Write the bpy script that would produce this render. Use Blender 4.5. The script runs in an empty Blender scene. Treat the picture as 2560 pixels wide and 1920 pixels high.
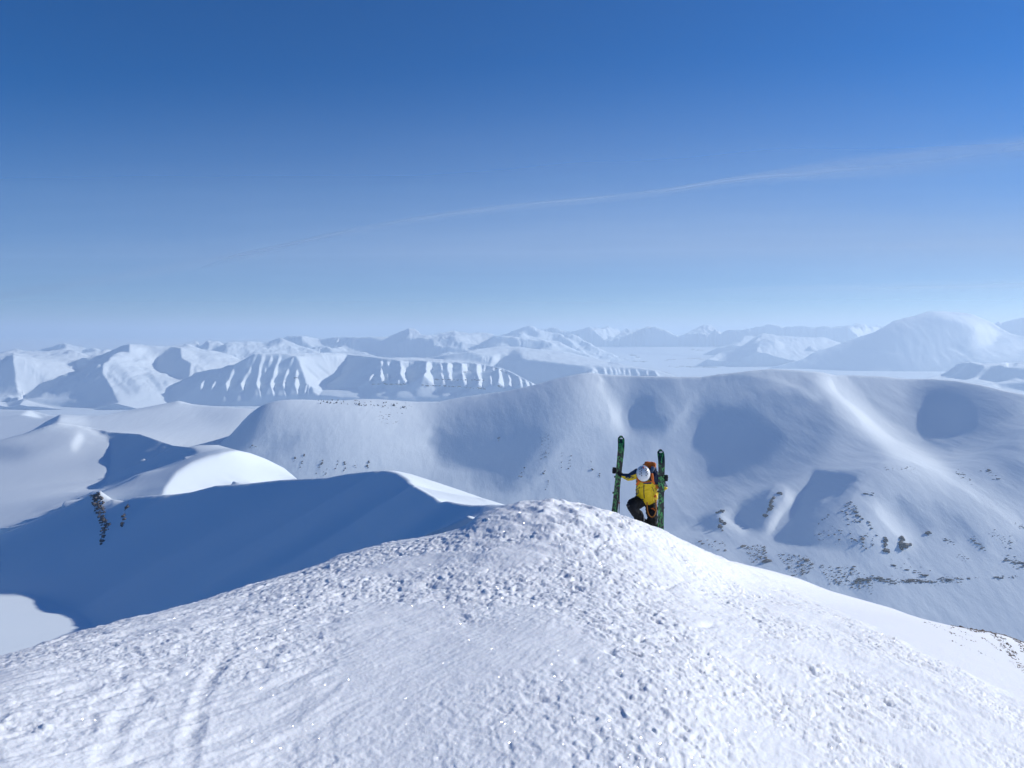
import bpy, bmesh, math, random, time
import numpy as np
from mathutils import Vector, Matrix
T0 = time.time()
rng = np.random.default_rng(7)
random.seed(7)
scene = bpy.context.scene
COL = scene.collection
RAD = math.radians

# ------------------------------------------------------------------ camera model and sun
F, CX, VH = 804.0, 512.0, 334.0          # focal length, centre column and eye level of a 1024 x 768 frame
SUN_EL, SUN_FWD = RAD(24.0), RAD(22.0)   # elevation; how far ahead of due right
SA, SB = math.cos(SUN_FWD), math.sin(SUN_FWD)
TE, CE = math.tan(SUN_EL), math.cos(SUN_EL)

CROPS = {'C1': (0, 312, .2), 'C2': (290.8, 312, .2), 'C3': (581.6, 312, .2),
         'F1': (0, 332, .1), 'F2': (200, 324, .1), 'F3': (400, 320, .1), 'F4': (600, 312, .1), 'F5': (802.8, 304, .1), 'G1': (864, 600, .126)}
def P(s):
    """'C1 x,y x,y ...' traced survey points -> frame units"""
    k, *pts = s.split()
    ox, oy, sc = CROPS[k]
    return [(ox + float(a) * sc, oy + float(b) * sc) for a, b in (p.split(',') for p in pts)]

# ------------------------------------------------------------------ noise
def _hash(ix, iy, seed):
    h = (ix.astype(np.int64) * 374761393 + iy.astype(np.int64) * 668265263 + seed * 2147483647) & 0xffffffff
    h = ((h ^ (h >> 13)) * 1274126177) & 0xffffffff
    h = (h ^ (h >> 16)) & 0xffffffff
    return h.astype(np.float64) / 4294967295.0
def perlin(x, y, seed=0):
    ix, iy = np.floor(x), np.floor(y)
    fx, fy = x - ix, y - iy
    u, v = fx * fx * fx * (fx * (fx * 6 - 15) + 10), fy * fy * fy * (fy * (fy * 6 - 15) + 10)
    def g(dx, dy):
        a = _hash(ix + dx, iy + dy, seed) * (2 * math.pi)
        return np.cos(a) * (fx - dx) + np.sin(a) * (fy - dy)
    n0 = g(0, 0) * (1 - u) + g(1, 0) * u
    n1 = g(0, 1) * (1 - u) + g(1, 1) * u
    return (n0 * (1 - v) + n1 * v) * 1.5
def fbm(x, y, octs, seed=0, gain=.5, lac=2.03):
    s, a = 0, 1.0
    for o in range(octs):
        s = s + a * perlin(x, y, seed + o * 17)
        x, y, a = x * lac + 3.1, y * lac - 1.7, a * gain
    return s

# ------------------------------------------------------------------ tone survey of a slope (how steeply each patch leans to or from the sun)
SC, U0, V0, UW, VHH = 2, -120, 280, 1264, 440
class Tone:
    def __init__(self, default):
        self.a = np.full((VHH * SC, UW * SC), float(default), np.float32)
    def poly(self, pts, t, blur=1.5):
        if isinstance(pts, str): pts = P(pts)
        q = np.array([((u - U0) * SC, (v - V0) * SC) for u, v in pts])
        b = blur * SC
        x0, y0 = np.floor(q.min(0) - 3 * b - 2).astype(int); x1, y1 = np.ceil(q.max(0) + 3 * b + 2).astype(int)
        x0, y0 = max(x0, 0), max(y0, 0); x1, y1 = min(x1, self.a.shape[1]), min(y1, self.a.shape[0])
        if x1 <= x0 or y1 <= y0: return self
        gx, gy = np.meshgrid(np.arange(x0, x1) + .5, np.arange(y0, y1) + .5)
        m = np.zeros(gx.shape, bool)
        for k in range(len(q)):
            (ax, ay), (bx, by) = q[k], q[k - 1]
            if ay == by: continue
            c = (ay > gy) != (by > gy)
            m ^= c & (gx < (bx - ax) * (gy - ay) / (by - ay) + ax)
        m = self._blur(m.astype(np.float32), b)
        self.a[y0:y1, x0:x1] = self.a[y0:y1, x0:x1] * (1 - m) + t * m
        return self
    def band(self, pts, w, t, blur=1.0):
        """a strip of half-width w along a line; w may be (start, end)"""
        if isinstance(pts, str): pts = P(pts)
        w0, w1 = w if isinstance(w, tuple) else (w, w)
        n = len(pts); L, R = [], []
        for k, (u, v) in enumerate(pts):
            a, b = pts[max(k - 1, 0)], pts[min(k + 1, n - 1)]
            dx, dy = b[0] - a[0], b[1] - a[1]; l = math.hypot(dx, dy) or 1
            ww = w0 + (w1 - w0) * k / max(n - 1, 1)
            L.append((u - dy / l * ww, v + dx / l * ww)); R.append((u + dy / l * ww, v - dx / l * ww))
        return self.poly(L + R[::-1], t, blur)
    def curve(self, xs, ys):
        self.a = np.where(self.a < xs[0], self.a, np.interp(self.a, xs, ys)).astype(np.float32); return self
    def lobe(self, pts, anchor, t=-.04, rim=.30, depth=.5, n=7, blur=1.6):
        """a hollow in full shade near its anchor that eases into light on the far side"""
        if isinstance(pts, str): pts = P(pts)
        a = P(anchor)[0]
        for k in range(n):
            f = 1 - depth * k / (n - 1)
            self.poly([(a[0] + (u - a[0]) * f, a[1] + (v - a[1]) * f) for u, v in pts], rim + (t - rim) * ((k + .6) / (n - .4)) ** .8, blur if k == 0 else 2.5)
        return self
    @staticmethod
    def _blur(m, s):
        if s < .3: return m
        r = int(2.6 * s) + 1
        k = np.exp(-.5 * (np.arange(-r, r + 1) / s) ** 2); k /= k.sum()
        for ax in (0, 1):
            p = np.pad(m, [(r, r) if i == ax else (0, 0) for i in (0, 1)], mode='edge')
            out = np.zeros_like(m)
            n = m.shape[ax]
            for i, kk in enumerate(k):
                out += kk * (p[i:i + n] if ax == 0 else p[:, i:i + n])
            m = out
        return m
    def at(self, u, v):
        x = np.clip((u - U0) * SC - .5, 0, self.a.shape[1] - 1.01); y = np.clip((v - V0) * SC - .5, 0, self.a.shape[0] - 1.01)
        i, j = x.astype(int), y.astype(int); fx, fy = x - i, y - j
        A = self.a
        return (A[j, i] * (1 - fx) + A[j, i + 1] * fx) * (1 - fy) + (A[j + 1, i] * (1 - fx) + A[j + 1, i + 1] * fx) * fy

def tps(pts, U, LY, KY=500., smooth=1e-3):
    """thin-plate surface through (u, ln y) -> v, evaluated on the grid U x LY"""
    p = np.array([(u / 100., math.log(y) * KY / 100., v) for u, v, y in pts])
    d2 = lambda a, b: ((a[:, None, :] - b[None, :, :]) ** 2).sum(-1)
    ker = lambda r2: .5 * r2 * np.log(r2 + 1e-12)
    n = len(p); K = ker(d2(p[:, :2], p[:, :2])) + smooth * np.eye(n)
    Q = np.c_[np.ones(n), p[:, :2]]
    A = np.block([[K, Q], [Q.T, np.zeros((3, 3))]])
    w = np.linalg.lstsq(A, np.r_[p[:, 2], 0, 0, 0], rcond=None)[0]
    g = np.c_[np.repeat(U[None], len(LY), 0).ravel() / 100., np.repeat(LY[:, None], len(U), 1).ravel() * KY / 100.]
    out = np.zeros(len(g))
    for s in range(0, len(g), 20000):
        q = g[s:s + 20000]
        out[s:s + 20000] = ker(d2(q, p[:, :2])) @ w[:n] + w[n] + q @ w[n + 1:]
    return out.reshape(len(LY), len(U))

def relax(th, y, z0, zb, g, ws, pins, ly, lx, wp, iters):
    """heights whose slopes along the sun's bearing follow g where ws > 0, held near the base form zb and through the pins"""
    dth = th[1] - th[0]; dy = np.diff(y)[:, None]
    ix = 1 / (y[:, None] * dth)                      # per row
    A = (SA - SB * th)[None, :]
    sw, sly, slx = np.sqrt(ws), math.sqrt(ly), math.sqrt(lx)
    pj, pi, pz = pins
    pw = np.sqrt(wp) * F / y[pj]
    def Dx(z): return (z[:, 1:] - z[:, :-1]) * ix
    def DxT(r):
        o = np.zeros((r.shape[0], r.shape[1] + 1)); r = r * ix
        o[:, 1:] += r; o[:, :-1] -= r; return o
    def Dy(z): return (z[1:] - z[:-1]) / dy
    def DyT(r):
        o = np.zeros((r.shape[0] + 1, r.shape[1])); r = r / dy
        o[1:] += r; o[:-1] -= r; return o
    def fwd(z):
        a, b = Dx(z), Dy(z)
        zd = A[:, :-1] * a[:-1] + SB * b[:, :-1]
        return sw * zd, slx * a, sly * b, pw * z[pj, pi]
    def adj(r0, r1, r2, r3):
        q = sw * r0
        ra = slx * r1; ra[:-1] += A[:, :-1] * q
        rb = sly * r2; rb[:, :-1] += SB * q
        o = DxT(ra) + DyT(rb)
        np.add.at(o, (pj, pi), pw * r3)
        return o
    b0 = fwd(zb)
    rhs = adj(sw * g, b0[1], b0[2], pw * pz)
    diag = 2 * lx * (np.pad(ix, ((0, 0), (0, 0))) ** 2) + ly * 2 / np.r_[dy, dy[-1:]] ** 2 + np.pad(ws, ((0, 1), (0, 1)), mode='edge') * 2 * ix ** 2
    np.add.at(diag, (pj, pi), pw ** 2)
    z = z0.copy()
    r = rhs - adj(*fwd(z)); p = r / diag; rz = (r * p).sum()
    for _ in range(iters):
        Ap = adj(*fwd(p)); al = rz / (p * Ap).sum()
        z += al * p; r -= al * Ap
        s = r / diag; rz2 = (r * s).sum()
        if rz2 < 1e-12: break
        p = s + (rz2 / rz) * p; rz = rz2
    return z

def interp_grid(z, th0, y0, th1, y1):
    t = np.array([np.interp(th1, th0, row) for row in z])
    return np.array([np.interp(np.log(y1), np.log(y0), c) for c in t.T]).T

LAYERS = {}
def slope_sheet(key, u0, u1, ya, yb, crest, lines, tone, ncol, nrow, ly=.06, lx=.01, drop=.30, wp=2.0, outer=3, pins_extra=(), vis_tol=.004, iters=(160, 120, 80), hide=None, near=None, despike=False):
    """crest: list of (points, y list) that make the skyline of this relief; lines: further surveyed lines lying on it"""
    th = (np.linspace(u0, u1, ncol) - CX) / F
    y = np.exp(np.linspace(math.log(ya), math.log(yb), nrow))
    ctl = []; pins = []
    def dens(pts, ys):
        pts = P(pts) if isinstance(pts, str) else pts
        ys = np.atleast_1d(np.array(ys, float))
        ys = np.interp(np.linspace(0, 1, len(pts)), np.linspace(0, 1, len(ys)), ys)
        return [(u, v, yy) for (u, v), yy in zip(pts, ys)]
    cl = []
    for pts, ys in crest:
        c = dens(pts, ys); cl += c
        for u, v, yy in c:
            ctl.append((u, v, yy))
            for k in (1.07, 1.2, 1.45):
                if yy * k < yb * 1.1:
                    zz = -(v - VH) / F * yy - drop * yy * (k - 1)
                    ctl.append((u, VH - zz * F / (yy * k), yy * k))
    for pts, ys in lines: ctl += dens(pts, ys)
    Vb = tps(ctl, th * F + CX, np.log(y))
    zb = -(Vb - VH) / F * y[:, None]
    cl.sort()
    cu, cv, cy = (np.array(k) for k in zip(*cl))
    U = th * F + CX
    vc = np.interp(U, cu, cv); yc = np.interp(U, cu, cy)
    mc = -(vc - VH) / F
    z = None; pth, py = th, y
    for lev, (st, it) in enumerate(zip((4, 2, 1), iters)):
        t2, y2 = (np.linspace(th[0], th[-1], max(ncol // st, 8)), np.exp(np.linspace(math.log(ya), math.log(yb), max(nrow // st, 8))))
        zb2 = interp_grid(zb, th, y, t2, y2)
        z2 = zb2.copy() if z is None else interp_grid(z, pth, py, t2, y2)
        mc2 = np.interp(t2, th, mc)
        pu = np.linspace(cu[0], cu[-1], max(int((cu[-1] - cu[0]) / 1.2 / st), 4))
        pt = (pu - CX) / F; ok = (pt > t2[0]) & (pt < t2[-1]); pu, pt = pu[ok], pt[ok]
        pyy = np.interp(pu, cu, cy); pv = np.interp(pu, cu, cv)
        pi = np.clip(np.rint((pt - t2[0]) / (t2[1] - t2[0])).astype(int), 0, len(t2) - 1)
        pj = np.clip(np.rint(np.interp(np.log(pyy), np.log(y2), np.arange(len(y2)))).astype(int), 0, len(y2) - 1)
        pz = -(pv - VH) / F * y2[pj]
        for (eu, ev, ey) in [e for pts, ys in pins_extra for e in dens(pts, ys)]:
            i = int(round(((eu - CX) / F - t2[0]) / (t2[1] - t2[0]))); j = int(round(np.interp(math.log(ey), np.log(y2), np.arange(len(y2)))))
            if 0 <= i < len(t2) and 0 <= j < len(y2):
                pi = np.r_[pi, i]; pj = np.r_[pj, j]; pz = np.r_[pz, -(ev - VH) / F * y2[j]]
        if near is not None:
            nz_ = -(near(t2 * F + CX) - VH) / F
            pi = np.r_[pi, np.arange(len(t2)), np.arange(len(t2))]; pj = np.r_[pj, np.zeros(len(t2), int), np.ones(len(t2), int)]; pz = np.r_[pz, nz_ * y2[0], nz_ * y2[1]]
        for o in range(outer if lev < 2 else 2):
            m = z2 / y2[:, None]
            cm = np.maximum.accumulate(m, 0)
            vis = (m >= cm - vis_tol) & (y2[:, None] <= np.interp(t2, th, yc)[None] * 1.01)
            u = np.repeat((t2 * F + CX)[None], len(y2), 0); v = VH - np.minimum(m, mc2) * F
            t = tone.at(u, v)
            zx = np.gradient(z2, axis=1) / (y2[:, None] * (t2[1] - t2[0]))
            zy = np.gradient(z2, axis=0) / np.gradient(y2)[:, None]
            nn = np.sqrt(1 + np.minimum(zx ** 2 + zy ** 2, .6))
            g = TE - t * np.where(t > 0, nn, 1) / CE
            wsv = np.where(vis, 1.0, 0.0)
            if hide is not None: wsv = wsv * hide(u, v)
            z2 = relax(t2, y2, z2, zb2, g[:-1, :-1], wsv[:-1, :-1], (pj, pi, pz), ly, lx, wp, it)
        for _ in range(2 if despike else 0):     # take out needles the fit may leave where one fold hides another
            px_ = z2 / y2[:, None] * F; sm_ = Tone._blur(px_, 6.0 / st + 1)
            d_ = px_ - sm_; lim = 1.6
            z2 = np.where(np.abs(d_) > lim, (sm_ + np.clip(d_, -lim, lim)) * y2[:, None] / F, z2)
        z, pth, py = z2, t2, y2
    z = interp_grid(z, pth, py, th, y) if z.shape != zb.shape else z
    cap = y[:, None] * mc[None]
    z = np.minimum(z, cap)
    LAYERS[key] = dict(th=th, y=y, z=z)
    return th, y, z

def hit(key, u, v):
    """first point of a relief met along the sight line (u, v)"""
    l = LAYERS[key]; th, y, z = l['th'], l['y'], l['z']
    i = int(np.clip(np.rint(((u - CX) / F - th[0]) / (th[1] - th[0])), 0, len(th) - 1))
    m = z[:, i] / y; tgt = -(v - VH) / F
    j = int(np.argmax(m >= tgt)) if (m >= tgt).any() else int(np.argmax(m))
    f = np.clip((tgt - m[j - 1]) / (m[j] - m[j - 1] + 1e-12), 0, 1) if j > 0 and m[j] >= tgt else 1.0
    yy = y[j - 1] + (y[j] - y[j - 1]) * f if j > 0 else y[j]; zz = z[j - 1, i] + (z[j, i] - z[j - 1, i]) * f if j > 0 else z[j, i]
    t_ = (u - CX) / F
    return Vector((t_ * yy, yy, zz))
def sheet_mesh(name, th, y, z, mat, floor=-429.0, xyz=None):
    """a relief as one mesh; its borders run down to the floor so that it is solid from every side"""
    m, n = z.shape
    X, Y, Z = xyz if xyz else (y[:, None] * th[None], np.repeat(y[:, None], n, 1), z)
    X, Y, Z = (np.pad(k, 1, mode='edge') for k in (X, Y, Z))
    Z = Z.copy()
    for e in (np.s_[0, :], np.s_[-1, :], np.s_[:, 0], np.s_[:, -1]): Z[e] = np.minimum(Z[e], floor)
    m, n = Z.shape
    co = np.stack([X, Y, Z], -1).reshape(-1, 3).astype(np.float32)
    idx = np.arange(m * n).reshape(m, n)
    f = np.stack([idx[:-1, :-1], idx[:-1, 1:], idx[1:, 1:], idx[1:, :-1]], -1).reshape(-1, 4).astype(np.int32)
    me = bpy.data.meshes.new(name)
    me.vertices.add(len(co)); me.vertices.foreach_set('co', co.ravel())
    me.loops.add(f.size); me.loops.foreach_set('vertex_index', f.ravel())
    me.polygons.add(len(f)); me.polygons.foreach_set('loop_start', np.arange(0, f.size, 4, dtype=np.int32))
    me.polygons.foreach_set('loop_total', np.full(len(f), 4, np.int32))
    me.polygons.foreach_set('use_smooth', np.ones(len(f), bool))
    me.update(calc_edges=True)
    me.materials.append(mat)
    o = bpy.data.objects.new(name, me); COL.objects.link(o)
    return o
def tag(o, label=None, cat=None, group=None, kind=None):
    if label: o['label'] = label
    if cat: o['category'] = cat
    if group: o['group'] = group
    if kind: o['kind'] = kind
    return o

# ------------------------------------------------------------------ materials
def new_mat(name):
    m = bpy.data.materials.new(name); m.use_nodes = True
    nt = m.node_tree; b = nt.nodes['Principled BSDF']
    return m, nt, b
def snow_mat(name, scale, stretch, strength, dist, col=(.80, .885, .935), fine=None):
    """snow with wind-drawn relief: noise bump stretched along one direction, in metres"""
    m, nt, b = new_mat(name)
    N, L = nt.nodes, nt.links
    tc = N.new('ShaderNodeTexCoord'); mp = N.new('ShaderNodeMapping'); L.new(tc.outputs['Object'], mp.inputs[0])
    mp.inputs['Scale'].default_value = stretch
    mp.inputs['Rotation'].default_value = (0, 0, RAD(25))
    nz = N.new('ShaderNodeTexNoise'); nz.inputs['Scale'].default_value = scale; nz.inputs['Detail'].default_value = 6; nz.inputs['Roughness'].default_value = .6
    L.new(mp.outputs[0], nz.inputs[0])
    bp = N.new('ShaderNodeBump'); bp.inputs['Strength'].default_value = strength; bp.inputs['Distance'].default_value = dist
    L.new(nz.outputs[0], bp.inputs['Height'])
    L.new(bp.outputs[0], b.inputs['Normal'])
    b.inputs['Base Color'].default_value = (*col, 1); b.inputs['Roughness'].default_value = .65
    b.inputs['Specular IOR Level'].default_value = .2
    return m
SKY_STRENGTH, SKY_SAT, SUN_STRENGTH, EXPOSURE = .088, 1.32, 4.2, 0.16
SKY_HUE, SKY_DUST = .505, 1.0
HAZE_TOP, HAZE_COLOR, HAZE_DENSITY, HAZE_G = 275, (.66, .82, .97, 1), 1.2e-4, .25
# ================================================================== MIDDLE HILL
def L(s, *ys): return (s, ys)
M_SKY = [L('C1 1088,640 1130,590 1190,540 1205,490 1240,460 1310,436 1360,423 1440,430 1560,426 1600,430 1720,432 1900,437 2080,449 2200,449', 1400, 1420, 1440, 1455, 1475, 1500, 1510, 1525, 1540, 1550, 1585, 1660, 1800, 1930),
         L('C2 750,446 850,426 960,411 1080,396 1190,371 1260,353 1340,331 1430,311 1490,303 1560,312 1680,319 1800,321 1920,324 2020,324', 1990, 2120, 2230, 2280, 2300, 2280, 2230, 2160, 2100, 2150, 2250, 2350, 2400, 2420),
         L('C3 600,325 690,311 760,305 860,292 960,285 1080,292 1200,302 1270,317 1380,318 1500,322 1620,335 1760,335 1880,345 2000,365 2120,395 2211,412 2500,480', 2450, 2500, 2550, 2600, 2600, 2550, 2450, 2450, 2500, 2550, 2550, 2420, 2330, 2220, 2140, 2100, 2000)]
M_LINES = [L('C1 1100,680 1300,760 1480,840 1800,860', 1300, 1290, 1280, 1280), L('C1 1500,640 1900,640', 1400, 1425),
           L('C2 500,850 900,980 1300,980 1700,1030', 1320, 1400, 1400, 1420),
           L('C2 720,640 850,620 1000,600', 1900, 1960, 1990), L('C2 720,760 860,785 1000,800', 1720, 1760, 1720), L('C2 560,560 600,700', 1800, 1600),
           L('C2 1490,310 1440,420 1370,560 1300,700 1220,850 1150,930', 2100, 1860, 1690, 1570, 1480, 1430),
           L('C2 1600,520 1640,680', 1880, 1640), L('C2 1700,600 1910,505', 2000, 2000),
           L('C2 1945,450 1960,600 1990,760', 2010, 1790, 1610), L('C3 530,650 560,740', 1960, 1830), L('C3 1150,560 1050,750', 1790, 1650), L('C3 560,690 800,580 1000,480 1170,420', 1990, 1990, 2000, 2010), L('C1 1200,600 1325,540 1500,480', 1480, 1480, 1490), L('C1 1300,660 1450,640', 1400, 1395),
           L('C3 1230,330 1400,450 1600,640 1850,850 2211,1070', 2400, 2080, 1780, 1570, 1380), L('C3 1740,560 1800,620', 2080, 1940), L('C3 2120,560', 1860),
           L('C3 970,1120 1010,1000', 1500, 1580), L('C3 1180,800 1350,960 1450,1150', 1600, 1480, 1400), L('C3 760,1040 800,1080', 1540, 1500), L('C3 960,900', 1560),
           L('C3 600,1130 900,1170 1300,1195 1700,1210 2211,1290 2600,1330', 1430, 1420, 1400, 1390, 1340, 1330),
           L('C3 560,1180 900,1290 1300,1340 1750,1350 2211,1330 2600,1350', 1300, 1300, 1290, 1260, 1220, 1200), L('C3 700,1260 1200,1430 1600,1500 2000,1560 2211,1640 2500,1760', 1150, 1100, 1080, 1040, 1000, 950),
           L('C2 300,900 800,1040 1300,1120', 1200, 1200, 1250), L('C3 300,1300 1000,1700 2000,1900', 900, 800, 760)]
tM = Tone(.35)
tM.poly('C1 1700,500 2120,500 2160,620 2180,760 1700,780 1600,660', .47, 12)
tM.poly('C1 1060,690 1080,630 1130,585 1190,535 1200,470 1300,425 1380,410 1560,422 1720,428 1740,480 1660,550 1580,610 1480,660 1360,690 1240,680 1112,672', .16, 8)
tM.poly('C1 1060,690 1080,630 1130,585 1190,535 1200,470 1300,425 1380,410 1560,422 1590,440 1540,500 1460,560 1380,620 1290,655 1200,672 1112,672', .03, 6)
tM.poly('C1 1060,690 1080,630 1130,585 1190,535 1200,470 1300,425 1380,415 1460,425 1460,480 1380,550 1290,610 1200,655 1112,668', -.05, 3)
# dark lobe under the peak
tM.lobe('C2 745,445 900,415 1080,397 1280,380 1420,400 1430,500 1380,600 1310,700 1240,800 1150,890 1070,915 1010,870 1003,797 930,785 850,782 775,765 728,735 718,700 745,655 672,655 715,612 713,580 688,550 700,505', 'C2 880,720', -.04, .22, .3, 7, 1.2)
tM.poly('C2 1230,352 1340,331 1430,312 1470,330 1430,400 1300,400 1100,405 1000,412', .1, 4)
tM.poly('C2 1430,400 1500,325 1570,400 1650,480 1690,560 1690,610 1600,570 1510,480', .66, 7)
tM.poly('C2 1492,304 1530,315 1580,352 1545,345 1510,325', .8, 1.2)
tM.poly('C2 1560,305 1920,318 2020,318 2000,360 1900,410 1700,400 1600,360', .12, 4)
tM.poly('C2 1680,420 1760,370 1880,380 1940,450 1940,540 1870,610 1780,630 1700,610', .15, 4)
tM.poly('C2 1700,440 1760,410 1850,420 1905,468 1922,545 1870,600 1780,620 1722,605 1692,560 1685,490', -.04, 5)
tM.poly('C2 1690,640 1760,640 1770,760 1690,780', .25, 6)
tM.poly('C2 1910,545 1925,540 1925,558', .75, .6)
tM.poly('C2 1935,430 1990,440 1990,560 1975,700 2000,800 1940,760 1925,600', .52, 6)
# dark lobe right of the climber
tM.poly('C3 600,400 800,400 1000,450 1150,520 1260,620 1180,740 1050,810 900,860 760,870 640,835 540,720 513,630 560,500', .09, 8)
tM.poly('C3 618,448 570,515 528,575 512,630 526,680 556,740 600,790 640,832 740,838 820,800 930,740 1020,670 1020,600 930,530 780,465', -.04, 8)
tM.poly('C3 600,420 660,335 900,340 1080,385 1200,470 1260,570 1180,640 1080,540 900,450 740,420', .12, 6)
tM.poly('C3 570,328 690,313 820,325 960,345 1010,368 850,352 700,345 600,343', .03, 1)
tM.poly('C3 820,312 960,330 1100,370 1200,430 1180,450 1080,395 950,350', .5, 2.5)
tM.poly('C3 1150,310 1260,322 1400,440 1480,530 1600,640 1740,740 1850,850 1800,870 1650,760 1500,660 1380,570 1290,460 1180,350', .78, 6)
tM.poly('C3 1500,620 1760,740 2211,1050 2211,1100 1800,870 1550,740', .6, 7)
tM.poly('C3 1290,330 1500,330 1640,360 1620,480 1560,560 1450,500 1350,420', .36, 6)
tM.poly('C3 1640,410 1700,360 1800,338 1950,365 2100,440 2211,540 2211,680 2050,720 1900,665 1740,580 1690,480', .11, 8)
tM.poly('C3 1640,415 1690,375 1750,348 1830,352 1900,385 1960,450 1990,530 1970,600 1910,645 1800,606 1742,571 1706,526 1698,481 1664,453', -.03, 9)
tM.band('C3 1690,615 1760,655 1850,695', 1.6, .02, 1)
tM.poly('C3 2050,750 2230,740 2230,870 2150,840', .15, 5)
tM.poly('C3 1155,782 1250,793 1405,803 1412,830 1340,880 1310,950 1290,1000 1240,1040 1210,1100 1200,1175 1050,1166 970,1152 943,1112 990,1050 1010,980 1080,920 1142,850', -.05, 1.6)
tM.poly('C3 1190,1090 1340,1150 1400,1183 1250,1188 1150,1176', .02, 1.5)
tM.poly('C3 780,960 860,915 960,868 972,950 930,1030 912,1102 860,1097 800,1077 758,1047 752,1020 780,990', -.02, 2)
tM.poly('C3 545,1062 620,1010 685,992 692,1040 690,1092 640,1097 580,1082', -.02, 1.6)
tM.poly('C3 560,880 700,880 720,960 600,960', .2, 6)
tM.band('C3 990,900 1060,930 1000,1010 940,1090', 5, .62, 4)
tM.band('C3 700,1000 740,1060 820,1100', 4, .55, 3)
tM.poly('C3 1200,930 1370,960 1480,1110 1460,1200 1220,1170 1240,1040', .22, 4)
tM.poly('C3 1390,960 1500,960 1700,1180 1560,1150 1470,1080', .58, 5)
tM.band('C3 1580,920 1640,1000 1740,1100', 5, .16, 3)
tM.band('C3 1780,940 1830,1030 1880,1120', 5, .2, 4)
tM.band('C3 1890,1010 1940,1110 2010,1190', 6, .14, 4)
tM.poly('C3 1320,1350 1500,1340 1480,1440 1400,1450', .18, 6)
tM.poly('C3 780,1180 920,1170 940,1260 860,1270', .25, 5)
tM.a = np.where(tM.a < .05, np.interp(tM.a, [-.05, .0, .05], [-.075, -.03, .04]), tM.a).astype(np.float32)
tM.curve([.06, .2, .35, .5, .8], [.045, .095, .19, .38, .76])
snow_far = snow_mat('snow_hill', .045, (1, .14, 1), .5, 2.2)
th, y, z = slope_sheet('hill', 190, 1124, 720, 3300, M_SKY, M_LINES, tM, 760, 330, ly=.035, lx=.006, despike=True, iters=(500, 350, 160), near=lambda u: 730 + 0 * u)
z = z + (.35 * fbm((y[:, None] * th[None] + .3 * y[:, None]) / 45, y[:, None] / 160 + 0 * th[None], 4, 3))
hill = tag(sheet_mesh('hill', th, y, z, snow_far), 'broad rounded snow hill in the middle distance with dark shaded hollows', 'hill', kind='structure')

# ================================================================== NEAR RIDGE
B_SKY = [L('C1 -300,1215 0,1112 120,1070 250,1010 380,955 445,920 500,893 560,935 620,946 680,925 740,918 870,912 960,900 1080,868 1220,860 1400,840 1640,828 1740,808 1870,795 1960,793', 500, 432, 410, 387, 371, 362, 361, 358, 354, 350, 342, 328, 312, 292, 270, 245, 208, 186, 158, 150),
         L('C2 520,793 600,810 720,848 860,895 960,930 1080,967 1200,1010', 140, 132, 122, 110, 98, 85, 75)]
B_LINES = [L('C2 520,802 590,850 630,895 720,935 800,960 880,985 945,1002', 137, 120, 104, 84, 66, 51, 36),
           L('C1 -300,1400 0,1411 100,1413 220,1430 300,1467 400,1505 460,1560', 238, 236, 235, 232, 227, 220, 210),
           L('C1 -300,1660 0,1650 200,1670 440,1640', 208, 206, 203, 200), L('C1 1000,1480 1500,1340 1900,1190', 86, 62, 46),
           ([(150, 525), (150, 537), (150, 558), (150, 581)], (280, 250, 200, 150)), ([(50, 542), (50, 572), (50, 585)], (340, 280, 250)), ([(215, 530), (215, 560)], (215, 150)), ([(300, 520), (300, 550)], (140, 90)),
           L('C2 640,1150 870,1110 1100,1060 1250,1050', 52, 35, 27, 24), L('C2 200,1350 640,1260 1100,1180', 40, 26, 20)]
tB = Tone(-.03)
tB.poly('C1 -500,1420 0,1411 100,1412 220,1428 300,1467 390,1500 440,1540 480,1600 300,1800 -500,1800', .46, 1.5)
tB.poly('C2 430,780 490,780 600,800 720,838 860,885 960,920 1090,955 1100,1000 950,1003 880,986 800,961 720,936 630,896 590,851 520,803 470,795', .75, 1.2)
snow_near = snow_mat('snow_ridge', .25, (1, .25, 1), .2, .35)
th, y, z = slope_sheet('ridge', -100, 640, 19, 620, B_SKY, B_LINES, tB, 560, 340, drop=.45, ly=.06, lx=.012, vis_tol=.03, iters=(500, 350, 160))
z = z - y[:, None] * .9 * np.maximum(th * F + CX - 530, 0)[None] ** 1.5 / 8 / F     # the sunny side falls away out of sight behind the summit
ridge = tag(sheet_mesh('ridge', th, y, z, snow_near), 'steep snow ridge with its whole near face in deep blue shade', 'ridge', kind='structure')

# ================================================================== ROUNDED LEFT HILL AND SECOND CREST
C_SKY = [L('C1 -500,760 -200,690 0,640 130,605 220,574 290,553 430,572 560,600 700,610 790,640 870,668 950,675 1000,665 1090,665 1180,690 1250,705 1330,735 1420,780 1482,832 1600,960', 800, 830, 850, 860, 870, 880, 900, 900, 880, 860, 840, 800, 770, 715, 665, 620, 585, 555, 525, 505)]
C_LINES = [L('C1 500,890 620,850 760,800 880,750 1000,690 1060,668', 462, 490, 525, 570, 635, 690), L('C1 820,870 880,800 960,750 1040,715 1120,696', 466, 485, 522, 570, 625),
           L('C1 -400,1240 0,1130 250,1030 440,945', 474, 480, 474, 462), L('C1 -300,860 200,800', 620, 630), L('C1 560,800 700,700', 680, 840)]
bcu, bcv = (np.array(k) for k in zip(*(P('C1 -600,1250 -300,1215 0,1112 120,1070 250,1010 380,955 445,920 500,893 560,935 620,946 680,925 740,918 870,912 960,900 1080,868 1220,860 1400,840 1640,828'))))
tC = Tone(.45)
tC.poly('C1 -500,640 0,640 130,610 250,560 430,575 480,640 400,600 360,640 250,680 100,740 -500,760', .2, 5)
tC.poly('C1 -200,645 0,645 100,660 150,690 50,720 -200,740', .02, 4)
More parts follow.
